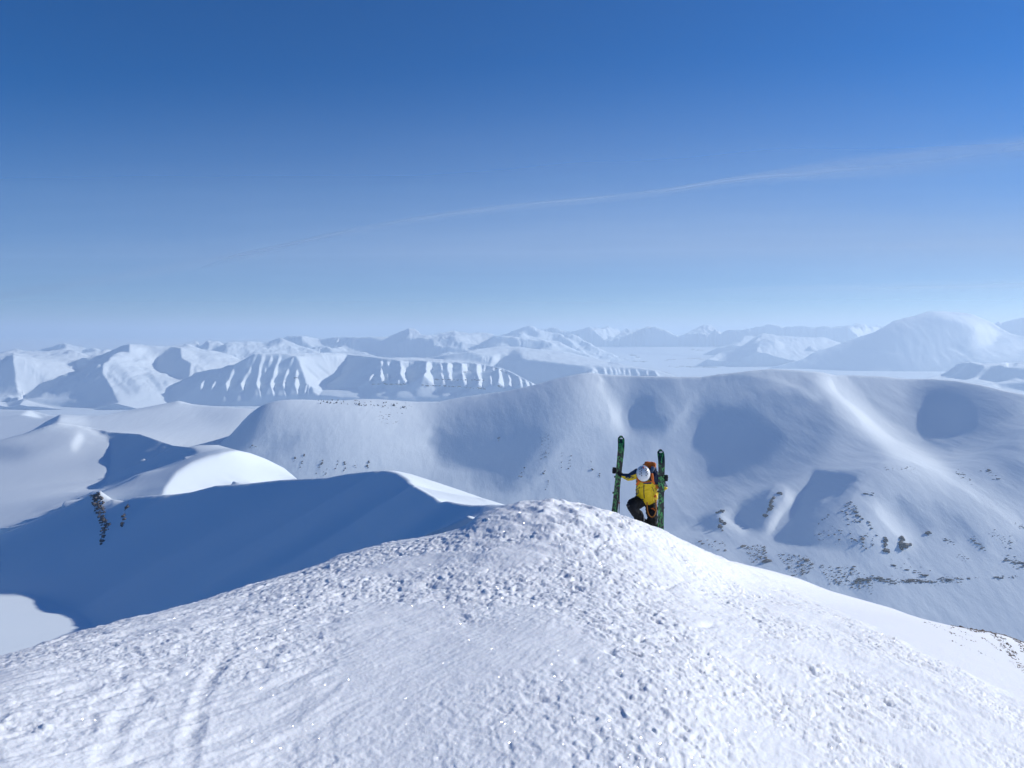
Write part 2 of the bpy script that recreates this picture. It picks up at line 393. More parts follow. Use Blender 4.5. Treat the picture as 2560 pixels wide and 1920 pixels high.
tC.poly('C1 345,662 392,588 425,625 400,670 372,705', .62, 2.5)
tC.poly('C1 430,660 540,650 545,760 500,860 440,900 420,760', .4, 5)
tC.poly('C1 425,565 560,590 700,605 790,636 870,664 950,672 1055,660 1060,668 1000,690 880,747 760,800 620,850 500,887 478,892 530,830 550,750 551,655 505,610', -.08, 1.2)
tC.poly('C1 950,672 1060,660 1180,690 1120,697 1040,716 960,751 880,801 820,872 650,950 540,940 500,890 620,851 760,801 880,749 1000,692', .46, 1.2)
tC.poly('C1 820,880 880,800 960,750 1040,715 1120,695 1180,691 1250,704 1330,733 1420,778 1500,835 1080,890 800,940', .85, 1.0)
snow_mid = snow_mat('snow_slope', .08, (1, .25, 1), .25, 1.0)
tC.a = np.where(tC.a < .05, np.interp(tC.a, [-.08, .0, .05], [-.16, -.06, .05]), tC.a).astype(np.float32)
tC.curve([.06, .2, .46, .6, .85], [.05, .12, .28, .5, .78])
th, y, z = slope_sheet('slope', -120, 330, 446, 1050, C_SKY, C_LINES, tC, 440, 300, drop=.35, hide=lambda u, v: (v < np.interp(u, bcu, bcv) + 3) * 1.0,
    near=lambda u: np.interp(u, bcu, bcv) + 5, ly=.1)
slope = tag(sheet_mesh('hill', th, y, z, snow_mid), 'rounded snow hill left of the shaded ridge with a bright lens shaped crest', 'hill', kind='structure')

# ================================================================== PALE SNOWFIELD BEHIND IT
D_SKY = [L('C1 -300,740 0,652 160,592 230,548 300,512 400,518 520,515 620,495 760,470 895,443 960,460 1060,470 1140,474 1195,480 1290,488 1340,600 1450,760', 1700, 1740, 1780, 1820, 1860, 1900, 1950, 2000, 2050, 2100)]
D_LINES = [L('C1 -300,800 300,625 700,655 1000,700 1150,715 1300,790', 1570), L('C1 600,560 900,560', 1760)]
tD = Tone(.42)
tD.poly('C1 -300,740 0,645 160,585 300,508 288,555 200,592 0,660', -.05, 1)
tD.poly('C1 310,512 440,520 430,560 300,560', .6, 3)
tD.poly('C1 950,462 1210,482 1160,560 1050,560 1000,520', .32, 5)
th, y, z = slope_sheet('field', -120, 290, 1550, 2700, D_SKY, D_LINES, tD, 330, 160, drop=.3, near=lambda u: np.interp(u, *zip(*P(C_SKY[0][0]))) + 6)
tag(sheet_mesh('hill', th, y, z, snow_far), 'pale sunlit snowfield hill rising to one low point behind the rounded hill', 'hill', kind='structure')

# ================================================================== LOW SLOPE AT FAR LEFT
E_SKY = [L('C1 -500,480 0,487 90,489 150,491 250,515 400,530 600,545', 2700, 2700, 2700, 2650, 2600, 2600)]
E_LINES = [L('C1 -500,660 300,660 600,640', 1900, 1900, 1950)]
tE = Tone(.32).poly('C1 93,517 150,492 212,530', .8, .8)
th, y, z = slope_sheet('low', -120, 130, 1800, 3300, E_SKY, E_LINES, tE, 200, 90)
tag(sheet_mesh('hill', th, y, z, snow_far), 'low pale snow slope at the left edge with a small bright triangle', 'hill', kind='structure')
# ================================================================== FAR MOUNTAINS
snow_range = snow_mat('snow_mountain', .008, (1, .3, 1), .3, 8.0)
def mountain(key, u0, u1, ya, yb, sky, lines, tone, nc, nr, label, rough=0, cat='mountain', **kw):
    tone.a = np.interp(tone.a, [-.1, 0, .05, .5, .6, .85], [-.22, -.09, .045, .5, .66, 1.0]).astype(np.float32)
    th, y, z = slope_sheet(key, u0, u1, ya, yb, sky, lines, tone, nc, nr, **kw)
    if rough:
        X = y[:, None] * th[None]; Y = y[:, None] + 0 * th[None]
        n1 = fbm(X / 260, Y / 260, 2, len(key)); rg = 1 - np.abs(fbm((X + 60 * n1) / 150, (Y + 60 * n1) / 420, 4, len(key) + 3, gain=.6))
        z = z + rough * (1.6 * rg + fbm(X / 90, Y / 130, 3, len(key) + 8)) * np.clip((z + 430) / 150, 0, 1)
        z = np.minimum(z, z.max())
    return tag(sheet_mesh('mountain', th, y, z, snow_range), label, cat, kind='structure')

# --- sunlit range on the left
S = [L('F1 -800,260 0,222 90,196 170,172 230,195 350,207 470,200 620,178 700,180 800,212 880,240 1000,240 1110,196 1200,152 1290,129 1400,128 1560,143 1640,153 1700,160 1800,148 1870,115 1960,155 2060,195 2150,192 2300,230 2500,330', 5600, 5600, 5600, 5500, 5700, 5800, 5800, 5800, 5800, 5800, 5800, 5700, 5600, 5500, 5500, 5600, 5700, 5800, 5800, 5900, 5900, 5900, 5900)]
Ln = [L('F1 -800,760 0,760 600,770 1200,790 1800,800 2500,800', 4550, 4550, 4550, 4600), L('F1 130,240 150,400 180,640', 5400, 5000, 4650), L('F1 1290,215 1030,320 1060,480 1180,700', 5350, 5150, 4950, 4650), L('F1 1810,260 1900,320 1885,460', 5600, 5500, 5200)]
t = Tone(.58)
t.poly('F1 -900,300 0,250 60,238 132,226 130,300 148,400 155,500 182,645 60,690 -900,700', -.06, .5)
t.poly('F1 0,268 55,248 25,290 0,295', .5, .4)
t.poly('F1 1293,128 1290,213 1180,225 1100,262 1080,300 1030,318 1020,420 1060,480 1110,560 1150,650 1180,705 1000,760 820,770 500,740 200,660 280,600 420,510 560,475 720,432 800,396 755,345 765,315 900,295 1010,252 1110,197 1200,150', -.06, .5)
t.poly('F1 700,700 860,640 1000,690 1060,640 1140,640 1180,710 1000,780 800,790', .1, 2)
t.poly('F1 1640,190 1580,250 1560,330 1575,396 1680,430 1800,485 1885,465 1905,320 1812,262 1802,165 1700,158', -.06, .5)
for s in ('830,500 860,470 895,420', '930,510 960,480 1000,450', '800,480 770,500', '960,360 1000,335'): t.band('F1 ' + s, (.3, .9), .6, .3)
t.band('F1 1110,330 1200,400 1260,480 1380,590', 3.5, .34, 1.6).band('F1 1080,440 1180,510 1290,610', 2.5, .36, 1.4)
t.band('F1 1480,430 1560,510 1600,590', 2, .3, 1).band('F1 1660,500 1640,540', 1.5, .3, .8)
t.poly('F1 1600,140 1760,160 1650,190 1560,260 1480,200', .4, 3)
t.band('F1 300,370 450,490', 1.5, .48, 1).band('F1 150,480 330,560', 1.5, .5, 1)
t.poly('F1 500,215 690,200 690,225 500,235', .3, 1)
t.band('F1 1960,340 2040,400', 1.2, .35, .6).band('F1 1940,340 1960,440', 1.2, .3, .6)
t.poly('F1 1940,200 2140,240 2120,320 2000,270', .42, 2)
t.poly('F1 60,700 180,650 260,680 190,745 80,750', .05, .8).band('F1 250,685 200,735', .8, .6, .4)
t.poly('F1 290,720 330,740 400,725 380,770 290,770', .5, .8)
mountain('range', -110, 262, 4400, 6900, S, Ln, t, 520, 210, 'sunlit sharp crested range at far left with one large blue shaded flank', 3)

# --- the ribbed table mountain
S = [L('C1 -200,760 300,560 480,500 590,466 700,455 800,420 850,385 920,345 980,306 1060,288 1140,281 1200,250 1270,212', 4650, 4700, 4750, 4800, 4850, 4900, 4950, 5000, 5050, 5100, 5200, 5300, 5500),
     L('F2 700,300 1000,298 1400,290 1480,300 1600,312 1850,340 2200,340', 5600),
     L('F3 210,383 500,406 800,440 900,460 1000,482 1100,520 1180,560 1260,602 1370,656 1600,740 2200,860', 5600, 5600, 5550, 5500, 5450, 5400, 5300, 5200, 5100, 4900, 4800)]
Ln = [L('F2 560,312 760,315 940,320', 5080), L('F2 980,345 1400,312 1465,318', 5150, 5400, 5400), L('F2 1500,322 1700,345 1850,365', 5400, 5200, 5080), L('F2 1850,360 2050,372 2200,376', 5060), L('F3 140,410 300,425 500,432 750,445 900,475 1090,520 1180,562', 5060, 5060, 5060, 5060, 5040, 5020, 5000),
      L('F2 0,830 600,800 1200,760 2000,790', 4640), L('F3 0,830 500,800 1000,740 1370,670 1800,760', 4640, 4640, 4650, 4800, 4700), L('F2 1250,600 1650,620', 5050, 4850), L('C1 -200,800 500,540 900,500', 4580)]
t = Tone(-.07)
t.poly('F2 560,300 640,295 1000,290 1400,285 1480,295 1850,335 2212,335 2212,374 1900,366 1850,358 1600,325 1480,316 1300,314 980,322 560,312', .5, .4)
t.poly('F3 -10,375 200,380 500,402 800,437 780,442 500,430 300,425 140,410 -10,410', .5, .4)
ribs2 = ['50,555 65,560 30,640 0,655 10,600', '160,565 165,580 130,655 112,650 125,610', '215,465 222,480 200,525 190,520', '330,440 352,450 350,490 310,550 300,600 275,690 255,600 290,550 305,500',
 '500,435 515,440 500,490 465,535 450,570 448,610 440,690 420,640 405,600 430,565 455,510 490,470', '625,315 655,315 640,370 620,420 608,470 610,510 600,560 605,620 608,690 620,745 600,720 590,660 562,610 570,560 585,500 590,430 605,380',
 '715,315 730,320 720,370 690,405 680,395 700,350', '795,318 820,320 800,370 785,400 775,470 770,510 740,560 735,590 750,600 740,660 748,715 730,710 715,650 700,610 710,570 730,530 735,490 750,440 770,390',
 '875,455 890,465 885,500 860,540 850,570 860,620 850,660 862,735 850,720 840,660 825,610 840,560 850,510', '965,460 980,465 985,520 970,535 990,570 1000,610 985,650 985,725 970,715 965,660 945,610 950,570 960,540 955,500',
 '555,310 570,310 545,360 530,385 515,400 530,350', '930,335 942,340 930,375 890,410 915,360', '490,350 505,350 480,395 465,395', '1060,610 1070,615 1055,700 1040,700', '1085,620 1100,610 1090,660 1090,715 1080,715', '650,440 660,450 655,485 645,480',
 '1800,395 1830,370 1840,430 1815,440', '1810,440 1840,470 1845,575 1820,575 1800,530', '1870,375 1905,375 1900,440 1875,430', '1870,500 1895,510 1895,575 1880,570', '1700,530 1750,490 1740,520 1715,580 1690,580',
 '1995,375 2090,380 2085,440 2060,450 2070,530 2085,570 2080,620 2055,590 2030,550 2000,500 2010,440', '2100,380 2112,380 2105,440', '2120,385 2142,385 2125,440', '1965,410 1975,410 1970,440', '1980,560 2000,560 1995,620 1980,610']
ribs3 = ['265,425 320,430 325,490 310,510 330,580 345,640 350,660 320,650 290,640 270,600 215,640 220,600 240,550 265,520 255,490', '400,430 430,470 435,510 410,480', '410,520 435,550 445,600 455,635 425,630 430,590 410,550',
 '475,430 525,440 535,505 510,530 520,580 530,630 505,600 485,570 490,520 468,490', '615,435 670,445 680,510 630,520 640,560 670,590 675,660 650,645 625,590', '765,440 810,450 820,510 800,540 830,600 825,660 840,680 775,670 790,600 765,530',
 '840,450 855,460 850,520 835,510', '900,550 920,570 930,660 905,650', '985,490 1010,500 1020,560 1040,610 1055,700 1030,670 1000,670 970,650 990,590', '930,480 945,490 935,520', '1075,540 1110,580 1120,640 1135,690 1110,670 1080,650 1095,610',
 '1180,560 1220,600 1235,680 1210,680 1195,610', '1245,600 1290,630 1300,665 1275,670', '1300,625 1370,652 1330,660', '680,450 690,450 686,480', '1030,500 1045,510 1040,530', '740,560 750,570 742,600']
fans = ['F2 1640,610 1620,690 1620,740 1700,745 1705,650 1660,640', 'F2 1780,620 1760,740 1850,745 1930,770 1870,670 1830,640', 'F2 1980,630 1960,740 2180,775 2120,690 2060,640', 'F3 180,680 160,770 400,790 390,720 330,670',
        'F3 440,680 420,780 570,765 540,720 490,720 460,680', 'F3 640,690 620,750 715,745 690,710', 'F3 790,695 780,740 865,738 830,700', 'F3 900,710 900,735 950,735', 'F3 980,690 970,720 1030,718',
        'F2 400,650 440,700 470,790 360,790', 'F2 250,680 290,780 220,780', 'F2 560,640 610,745 520,760', 'F2 690,640 745,715 650,720', 'F2 800,640 860,735 770,720', 'F2 920,640 985,725 890,720']
for q in fans: t.poly(q, .22, 1.4)
t.poly('F2 945,325 1000,325 1400,303 1465,315 1460,380 1420,440 1400,515 1330,560 1255,600 1260,640 1200,700 1180,722 1130,690 1120,640 1060,600 1040,530 1010,440 990,380', .62, .5)
for s in ('1220,310 1250,360', '1270,310 1280,365', '1325,310 1335,365', '1370,330 1380,370'): t.band('F2 ' + s, .6, .85, .3)
for s in ('1120,480 1190,560', '1200,440 1300,520', '1080,440 1110,490'): t.band('F2 ' + s, .8, .45, .5)
t.poly('F2 1200,690 1280,640 1350,650 1420,655 1530,645 1590,660 1610,720 1600,745 1500,740 1400,745 1310,725 1200,720', .38, .8)
for q in ribs2: t.poly('F2 ' + q, .85, .3)
for q in ribs3: t.poly('F3 ' + q, .85, .3)
mountain('mesa', 60, 600, 4450, 6300, S, Ln, t, 900, 260, 'long flat topped table mountain with ribbed cliffs and a sunlit bowl', 2, ly=.03)

# --- great mountain on the right
S = [L('F5 -1500,900 -700,760 -330,640 0,556 150,466 290,431 500,351 700,291 800,241 900,176 1000,146 1130,116 1250,77 1400,75 1600,90 1700,106 1800,150 1900,192 1970,240 2080,300 2212,330 2500,400 3200,560', 8000, 8100, 8200, 8300, 8400, 8500, 8600, 8700, 8700, 8700, 8700, 8700, 8700, 8700, 8700, 8700, 8700, 8700, 8700, 8700, 8600, 8500, 8400)]
Ln = [L('F5 -1500,920 -300,760 0,745 900,770 1500,780 2212,800 3200,830', 7000), L('F5 600,500 1300,500 1900,500 2600,560', 7900)]
t = Tone(.0)
t.poly('F5 900,180 1250,80 1700,300 1600,560 1300,640 900,600 960,400', .1, 8)
t.poly('F5 1000,150 1250,80 1400,200 1200,330 980,300', .16, 7)
t.poly('F5 1280,76 1420,72 1700,104 1800,150 1905,192 1970,290 2160,315 2130,360 1920,340 1900,430 1760,405 1640,330 1750,290 1620,205 1420,150 1310,110', .56, 2.5)
t.poly('F5 1700,410 1900,430 2212,330 2212,560 1900,580 1700,560', .24, 5)
t.band('F5 600,465 700,470 960,510', .8, .3, .8).band('F5 1480,450 1620,510 1680,570', .8, .45, .6)
t.band('F5 1500,420 1620,470 1700,540', 3, -.02, 2).band('F5 1100,380 1220,450', 2, .0, 2).band('F5 1180,390 1280,460', 2, .2, 2)
t.poly('F5 300,640 900,640 900,720 300,720', .2, 4)
mountain('great', 690, 1150, 6900, 10000, S, Ln, t, 460, 200, 'huge rounded mountain on the right with a shaded left flank', 2.5)

# --- low dark mounds at its foot
S = [L('F5 1000,800 1300,735 1430,690 1540,608 1650,583 1800,600 1900,600 2000,590 2212,585 2500,570 3000,560', 5000)]
Ln = [L('F5 1000,900 2000,900 3000,900', 4200), L('F5 1430,700 1540,615 1800,622', 4800), L('F5 1800,720 1970,645 2212,655 3000,660', 4700)]
t = Tone(.42)
t.poly('F5 1400,720 1430,695 1540,612 1660,595 1800,622 1812,660 1730,735 1550,745', -.05, .6)
t.poly('F5 1740,760 1860,690 1965,640 2212,655 2600,660 2600,740 2212,755 1900,765', -.05, .7)
t.poly('F5 1930,830 2212,790 2600,780 2600,920 2212,880', .0, 1)
t.band('F5 2010,565 2050,610', 1, .7, .4).poly('F5 2040,570 2090,555 2160,580 2120,610', .05, .6)
mountain('mound', 895, 1150, 4050, 5600, S, Ln, t, 240, 110, 'low dark mounds and pale flats at the foot of the great mountain', 2)

# --- mountain beyond at the right edge
S = [L('F5 1700,300 1900,225 1960,180 1985,195 2100,165 2212,140 2500,110 3000,160', 9800)]
t = Tone(.0).poly('F5 1940,175 1985,170 1985,200 1960,210', .7, .5)
mountain('edge', 965, 1150, 8300, 11000, S, [L('F5 1700,520 3000,520', 8400)], t, 160, 70, 'hazy shaded mountain shoulder at the right edge', 6)

# --- smooth dome with a shaded front behind the table mountain
S = [L('F3 -200,420 330,372 500,347 680,322 800,291 930,272 1060,265 1200,270 1330,290 1500,300 1700,326 1880,375 2000,400 2190,437', 7000, 7000, 7000, 7000, 7000, 7000, 7000, 6900, 6800, 6700, 6600, 6500, 6400), L('F4 220,530 400,560 560,585 700,628 900,700', 6200, 6000, 5900, 5850, 5800)]
Ln = [L('F3 -200,600 500,560 1000,640 1500,700 2100,640', 5500), L('F4 200,680 600,690 900,740', 5400), L('F3 1250,400 1500,425 1850,470 1950,487', 6100, 6000, 5900, 5850), L('F4 0,560 300,575 550,592', 5800, 5780, 5760)]
t = Tone(.47)
t.poly('F3 1250,400 1500,427 1700,452 1850,472 1930,487 1920,530 1780,560 1500,640 1370,670 1300,620 1180,555 1080,512 930,470 1000,430 1000,372 1110,352 1150,340 1220,380', -.03, .8)
t.poly('F3 1095,312 1150,298 1210,328 1225,385 1120,390', .02, 2)
t.poly('F3 330,372 500,346 680,338 800,365 935,368 900,445 800,435 500,402 -200,440', -.03, .8)
t.poly('F3 945,340 1000,352 1000,390 945,440 890,440 920,400', .75, .4)
for s in ('830,375 815,420', '855,375 850,420', '885,370 875,420', '350,310 345,340', '415,310 425,345', '450,300 455,340', '500,295 500,330'): t.band('F3 ' + s, .7, .65, .3)
t.poly('F4 0,562 200,565 480,582 550,592 570,655 400,655 200,650 -60,625 -60,560', -.06, .3)
for s in ('45,570 60,630', '100,570 125,637', '150,570 170,640', '185,570 200,635', '235,570 245,637', '285,580 310,640', '360,580 400,645', '465,587 485,645', '550,592 600,655'): t.band('F4 ' + s, .8, .7, .3)
for s in ('1940,490 1985,545', '2040,490 2062,550', '1960,500 1925,530'): t.band('F3 ' + s, .8, .7, .3)
t.poly('F4 60,480 180,485 220,525 80,520', .1, .8)
mountain('dome', 375, 700, 5300, 7900, S, Ln, t, 460, 170, 'smooth pale snow dome with a shaded front behind the table mountain', 2)

# --- long blue ridge with terraces
S = [L('F2 300,300 560,262 690,228 800,165 870,126 1010,125 1060,131 1130,145 1190,160 1260,150 1340,140 1600,140 1880,135 2000,86 2090,40 2140,50 2190,88', 8600), L('F3 205,150 260,160 340,155 480,125 540,108 600,130 700,140 780,130 880,135 960,166 1100,171 1200,186 1350,200 1560,211 1700,280 1850,345 2000,400', 8700, 8700, 8600, 8500, 8300, 8200, 8000)]
Ln = [L('F2 300,420 1000,400 2000,420', 7500), L('F3 200,460 1000,460 2000,460', 7400), L('F3 0,190 330,202 450,265 640,288 720,285 880,200', 8200, 8150, 8000, 8000, 8100, 8300)]
t = Tone(.45)
t.poly('F2 690,270 720,225 800,165 870,125 1010,125 1015,180 1060,185 1100,225 1000,260 850,265', -.05, .4)
t.poly('F2 690,272 850,265 1000,255 1000,290 690,290', .45, .5).poly('F2 990,245 1100,230 1280,230 1330,290 990,290', .0, .6)
for s in ('1020,250 1020,285', '1075,250 1072,285', '1160,240 1160,285', '1210,240 1205,285'): t.band('F2 ' + s, 1.1, .4, .6)
t.poly('F2 1020,135 1130,140 1200,210 1110,225 1060,180 1015,180', .6, .5)
t.poly('F2 1190,165 1340,141 1880,138 2000,90 2085,42 2095,100 2050,155 2212,150 2212,338 1860,338 1800,300 1650,280 1500,260 1250,225', -.05, .5)
t.poly('F3 0,190 330,200 340,285 500,285 620,288 720,286 800,240 880,200 950,166 1180,196 1340,215 1500,226 1540,292 1300,288 1060,265 800,290 660,327 500,342 330,377 0,377', -.05, .5)
t.poly('F3 340,205 400,215 450,265 400,277 335,280', .5, .4).poly('F3 520,275 640,285 640,292 500,292', .5, .3)
t.poly('F3 545,110 600,150 780,150 900,175 860,215 720,272 640,286 590,220 545,150', .55, .7)
t.poly('F3 370,160 540,120 545,180 580,230 620,280 450,262 340,200', .16, 1)
for s in ('380,165 385,190', '430,155 435,185', '460,150 460,185', '520,150 520,180', '460,220 470,260', '520,220 530,265', '570,200 590,250', '790,140 790,158', '850,140 850,160', '885,142 885,160'): t.band('F3 ' + s, .7, .55, .4)
t.poly('F3 95,95 150,100 200,150 190,190 60,190 95,140', .42, .7)
t.poly('F2 1250,226 1430,240 1500,290 1340,290 1290,260', .62, .4).poly('F2 1600,266 1740,286 1850,336 1700,322 1640,300', .55, .4)
t.band('F2 1385,160 1370,190', .8, .75, .3)
for s in ('1420,125 1470,133', '1550,135 1600,138', '1690,130 1770,130', '1815,128 1860,130'): t.band('F2 ' + s, .7, .6, .4)
t.band('F3 960,165 1100,174 1350,205 1560,214 1700,285', .9, .55, .4)
for s in ('1200,215 1195,260', '1240,215 1240,255', '1275,215 1270,255', '1300,220 1310,250'): t.band('F3 ' + s, 1, .5, .4)
t.poly('F3 1520,235 1570,240 1580,290 1520,290', .45, .5).poly('F3 1570,240 1650,290 1580,290', .0, .5)
t.poly('F3 1580,320 1750,320 1880,365 1700,350', .08, .6)
mountain('long', 225, 610, 7200, 9700, S, Ln, t, 560, 170, 'long blue shaded ridge with a pointed peak and stepped terraces', 5)

# --- peaks right of it
S = [L('F3 800,200 980,166 1140,111 1230,82 1300,69 1350,80 1390,109 1530,140 1580,138 1640,165 1720,150 1760,165 1850,215 1960,280 2080,335 2212,390', 10500)]
t = Tone(.42)
t.poly('F3 1000,160 1140,110 1300,69 1390,110 1420,172 1350,167 1280,132 1220,115 1185,182 1030,165', .0, .5)
t.poly('F3 1190,172 1230,118 1290,135 1380,192 1300,205', .62, .5).poly('F3 1390,111 1540,145 1480,182 1420,176', .55, .5)
t.poly('F3 1480,187 1580,140 1620,170 1740,240 1800,325 1700,305 1560,220', .0, .5).band('F3 1610,165 1720,225 1800,300 1890,372', 1.3, .65, .5)
t.poly('F3 1720,150 1740,170 1850,225 1950,290 1950,312 1880,312 1780,240 1640,170', .0, .5).band('F3 1740,160 1850,215 1960,280 2080,336', 1.2, .55, .5)
mountain('peaks', 470, 640, 9000, 11800, S, [L('F3 800,420 2212,440', 9200)], t, 260, 90, 'blue peak with a bright triangular face and two descending ridges', 9)

# --- farthest peaks
S = [L('F3 1300,140 1500,112 1540,99 1650,136 1700,140 1760,131 1890,96 1960,101 2090,82 2130,110 2190,112', 13300), L('F4 0,185 100,180 200,216 290,178 350,205 400,186 500,170 570,180 650,206 790,272 860,240 900,212 1010,151 1090,141 1210,236 1290,206 1500,196 1560,176 1640,160 1700,141 1830,176 1950,166 2060,166 2100,180 2200,170', 13000),
     L('F5 150,258 210,245 290,250 480,240 520,218 620,220 640,245 740,240 900,252 1100,300', 13000)]
t = Tone(.6)
t.poly('F3 1740,160 1890,97 1950,145 1800,170', .02, .5).poly('F3 1890,97 2080,100 2130,170 2050,210 1960,260 1820,170 1950,148', .6, .6)
t.poly('F4 0,326 50,282 200,220 295,180 360,220 430,280 480,342 300,347', .02, .5).poly('F4 300,180 460,290 560,352 480,342 380,240', .6, .5)
t.poly('F4 0,190 100,200 110,250 40,290 0,312', .62, .6).poly('F4 390,195 500,172 560,230 590,262 450,240', .02, .5).poly('F4 520,172 650,210 800,287 680,312 600,290 560,225', .62, .6)
t.poly('F4 860,236 1010,151 1090,141 1190,227 1050,237', .1, .6).poly('F4 1020,190 1070,185 1060,222', .55, .4).band('F4 1100,142 1160,190 1230,240', .8, .55, .4)
t.poly('F4 1500,200 1560,177 1640,200 1640,225 1520,230', .7, .6).poly('F4 1640,190 1700,142 1830,177 1830,215 1700,215', .08, .6).poly('F4 1840,180 2000,170 2000,230 1870,240', .6, .7)
t.poly('F4 1970,240 2100,215 2212,170 2212,245', .1, .5).poly('F5 80,325 210,245 300,325', .05, .5).poly('F5 290,255 740,245 640,300 400,340', .6, 1).poly('F5 460,250 520,218 620,220 640,248', .1, .5)
t.a = np.maximum(t.a + .1, .3)
mountain('far', 520, 920, 11800, 14500, S, [L('F3 1300,330 2200,345', 12000), L('F4 100,350 2200,360', 12000), L('F5 200,420 1100,440', 12000)], t, 440, 90, 'faint chain of far snow peaks along the horizon', 20)

# --- pyramid mountain in front of them
S = [L('F4 800,640 1000,520 1190,417 1330,391 1450,331 1590,231 1640,216 1720,221 1760,240 2000,255 2100,260 2212,257', 10400, 10200, 10000, 9800, 9600, 9500, 9500, 9500, 9500, 9500, 9500), L('F5 200,330 330,380 500,440 700,520', 9500)]
t = Tone(.46)
t.poly('F4 1190,417 1330,391 1450,331 1600,232 1620,250 1560,300 1680,265 1590,350 1560,430 1400,462 1150,490 1280,430', .0, .6)
t.poly('F4 1600,292 1690,262 1740,292 1745,345 1600,372', .18, .8).poly('F4 1740,250 1790,300 1860,340 1800,360 1745,300', .6, .8)
for s in ('1620,370 1640,395', '1680,365 1700,395', '1720,345 1760,400', '1810,270 1830,300', '1850,270 1870,300', '1900,270 1915,300', '1950,270 1960,300'): t.band('F4 ' + s, .7, .2, .4)
t.poly('F4 1560,300 1540,300 1590,262 1600,285', .6, .4)
mountain('pyramid', 685, 880, 8500, 10900, S, [L('F4 800,700 1000,560 1300,505 2212,540', 8650), L('F5 200,560 700,600', 8650)], t, 260, 100, 'small pyramid shaped mountain beside the flat valley', 5)

# --- left ridge leading to it, and the spur of the great mountain
S = [L('F4 1000,440 1100,395 1210,347 1300,331 1380,275 1440,238 1540,240 1640,260 1800,320', 10800)]
t = Tone(.45).poly('F4 1200,348 1300,331 1400,260 1440,240 1420,290 1360,320 1280,350', .05, .5)
mountain('shoulder', 695, 790, 10200, 11700, S, [L('F4 1000,460 1800,430', 10300)], t, 120, 60, 'hazy shoulder just left of the pyramid mountain', 3)
S = [L('F4 1400,640 1640,556 1850,490 2000,410 2105,344 2150,370 2250,440 2400,560', 9000, 8950, 8950, 8950, 8950, 8950)]
t = Tone(.02).poly('F4 2000,452 2095,358 2150,372 2140,402 2020,474', .3, .7)
mountain('spur', 740, 850, 8550, 9800, S, [L('F4 1400,680 2400,680', 8600)], t, 130, 70, 'short dark spur at the left foot of the great mountain', 3)

# --- peaks behind the left range
S = [L('F1 -400,240 0,215 150,200 300,213 400,186 520,158 640,123 660,128 800,160 830,160 880,185 940,174 1010,200 1060,186 1110,190 1300,230', 8000)]
t = Tone(.55)
t.poly('F1 370,195 520,159 640,124 658,175 560,180 420,210', .0, .5).poly('F1 810,210 850,180 940,175 970,225 880,230', .0, .4).poly('F1 985,235 1050,187 1060,190 1020,240', .0, .3)
t.poly('F1 -400,240 0,215 170,190 100,250 -400,270', .05, .6)
mountain('behind', -110, 140, 7000, 9000, S, [L('F1 -400,380 1300,380', 7100)], t, 260, 80, 'small peaks peering over the left range', 8)
S = [L('F1 1450,180 1600,152 1700,157 1800,140 1870,118 2000,160 2080,93 2190,115', 7600), L('F2 -20,183 80,175 240,215 290,193 400,190 500,170 620,195 690,181 740,161 810,150 900,190 1100,260', 7600)]
t = Tone(.5)
t.poly('F1 1970,125 2080,95 2085,150 2060,190 1960,170', .0, .4).poly('F2 0,185 80,178 80,260 30,262', .0, .5).poly('F2 90,265 280,200 240,270 170,300', .0, .5)
t.poly('F2 620,230 740,165 860,150 760,215 700,235', .05, .6).poly('F2 400,320 560,280 560,305 400,330', .1, .6).poly('F2 0,270 90,280 160,330 100,340', .3, 1)
for s in ('220,280 230,305', '260,280 268,305', '300,285 305,305', '210,340 200,380', '270,330 275,380', '310,335 330,380'): t.band('F2 ' + s, .8, .25, .4)
mountain('second', 140, 320, 6500, 8500, S, [L('F1 1450,400 2190,400', 6600), L('F2 0,480 1100,480', 6600)], t, 220, 90, 'group of small pale peaks between the left range and the table mountain', 7)

# --- the ground: one sheet from under the slopes out to the horizon, rising gently to far glaciers
gy = np.r_[-1400, 0, 500, 1500, 3000, np.exp(np.linspace(math.log(4000), math.log(50000), 110))]
gx = np.linspace(-50000, 50000, 401)
GX, GY = np.meshgrid(gx, gy)
GYS = [-1e9, 5000, 6500, 7500, 8500, 10000, 11700, 14000, 20000, 50000]
gz = np.interp(GY, GYS, [-427, -410, -396, -373, -338, -274, -182, -139, -124, -124])
gz = gz + 5 * fbm(GX / 900, GY / 1700, 4, 5) * np.clip((GY - 3500) / 2000, 0, 1) - 3
idx = np.arange(GX.size).reshape(GX.shape)
me = bpy.data.meshes.new('ground')
me.from_pydata(np.stack([GX, GY, np.maximum(gz, -430)], -1).reshape(-1, 3).tolist(), [], np.stack([idx[:-1, :-1], idx[:-1, 1:], idx[1:, 1:], idx[1:, :-1]], -1).reshape(-1, 4).tolist())
me.polygons.foreach_set('use_smooth', np.ones(len(me.polygons), bool))
me.materials.append(snow_range)
g = bpy.data.objects.new('ground', me); COL.objects.link(g); tag(g, 'flat snow covered valley floor reaching to the horizon', 'ground', kind='structure')
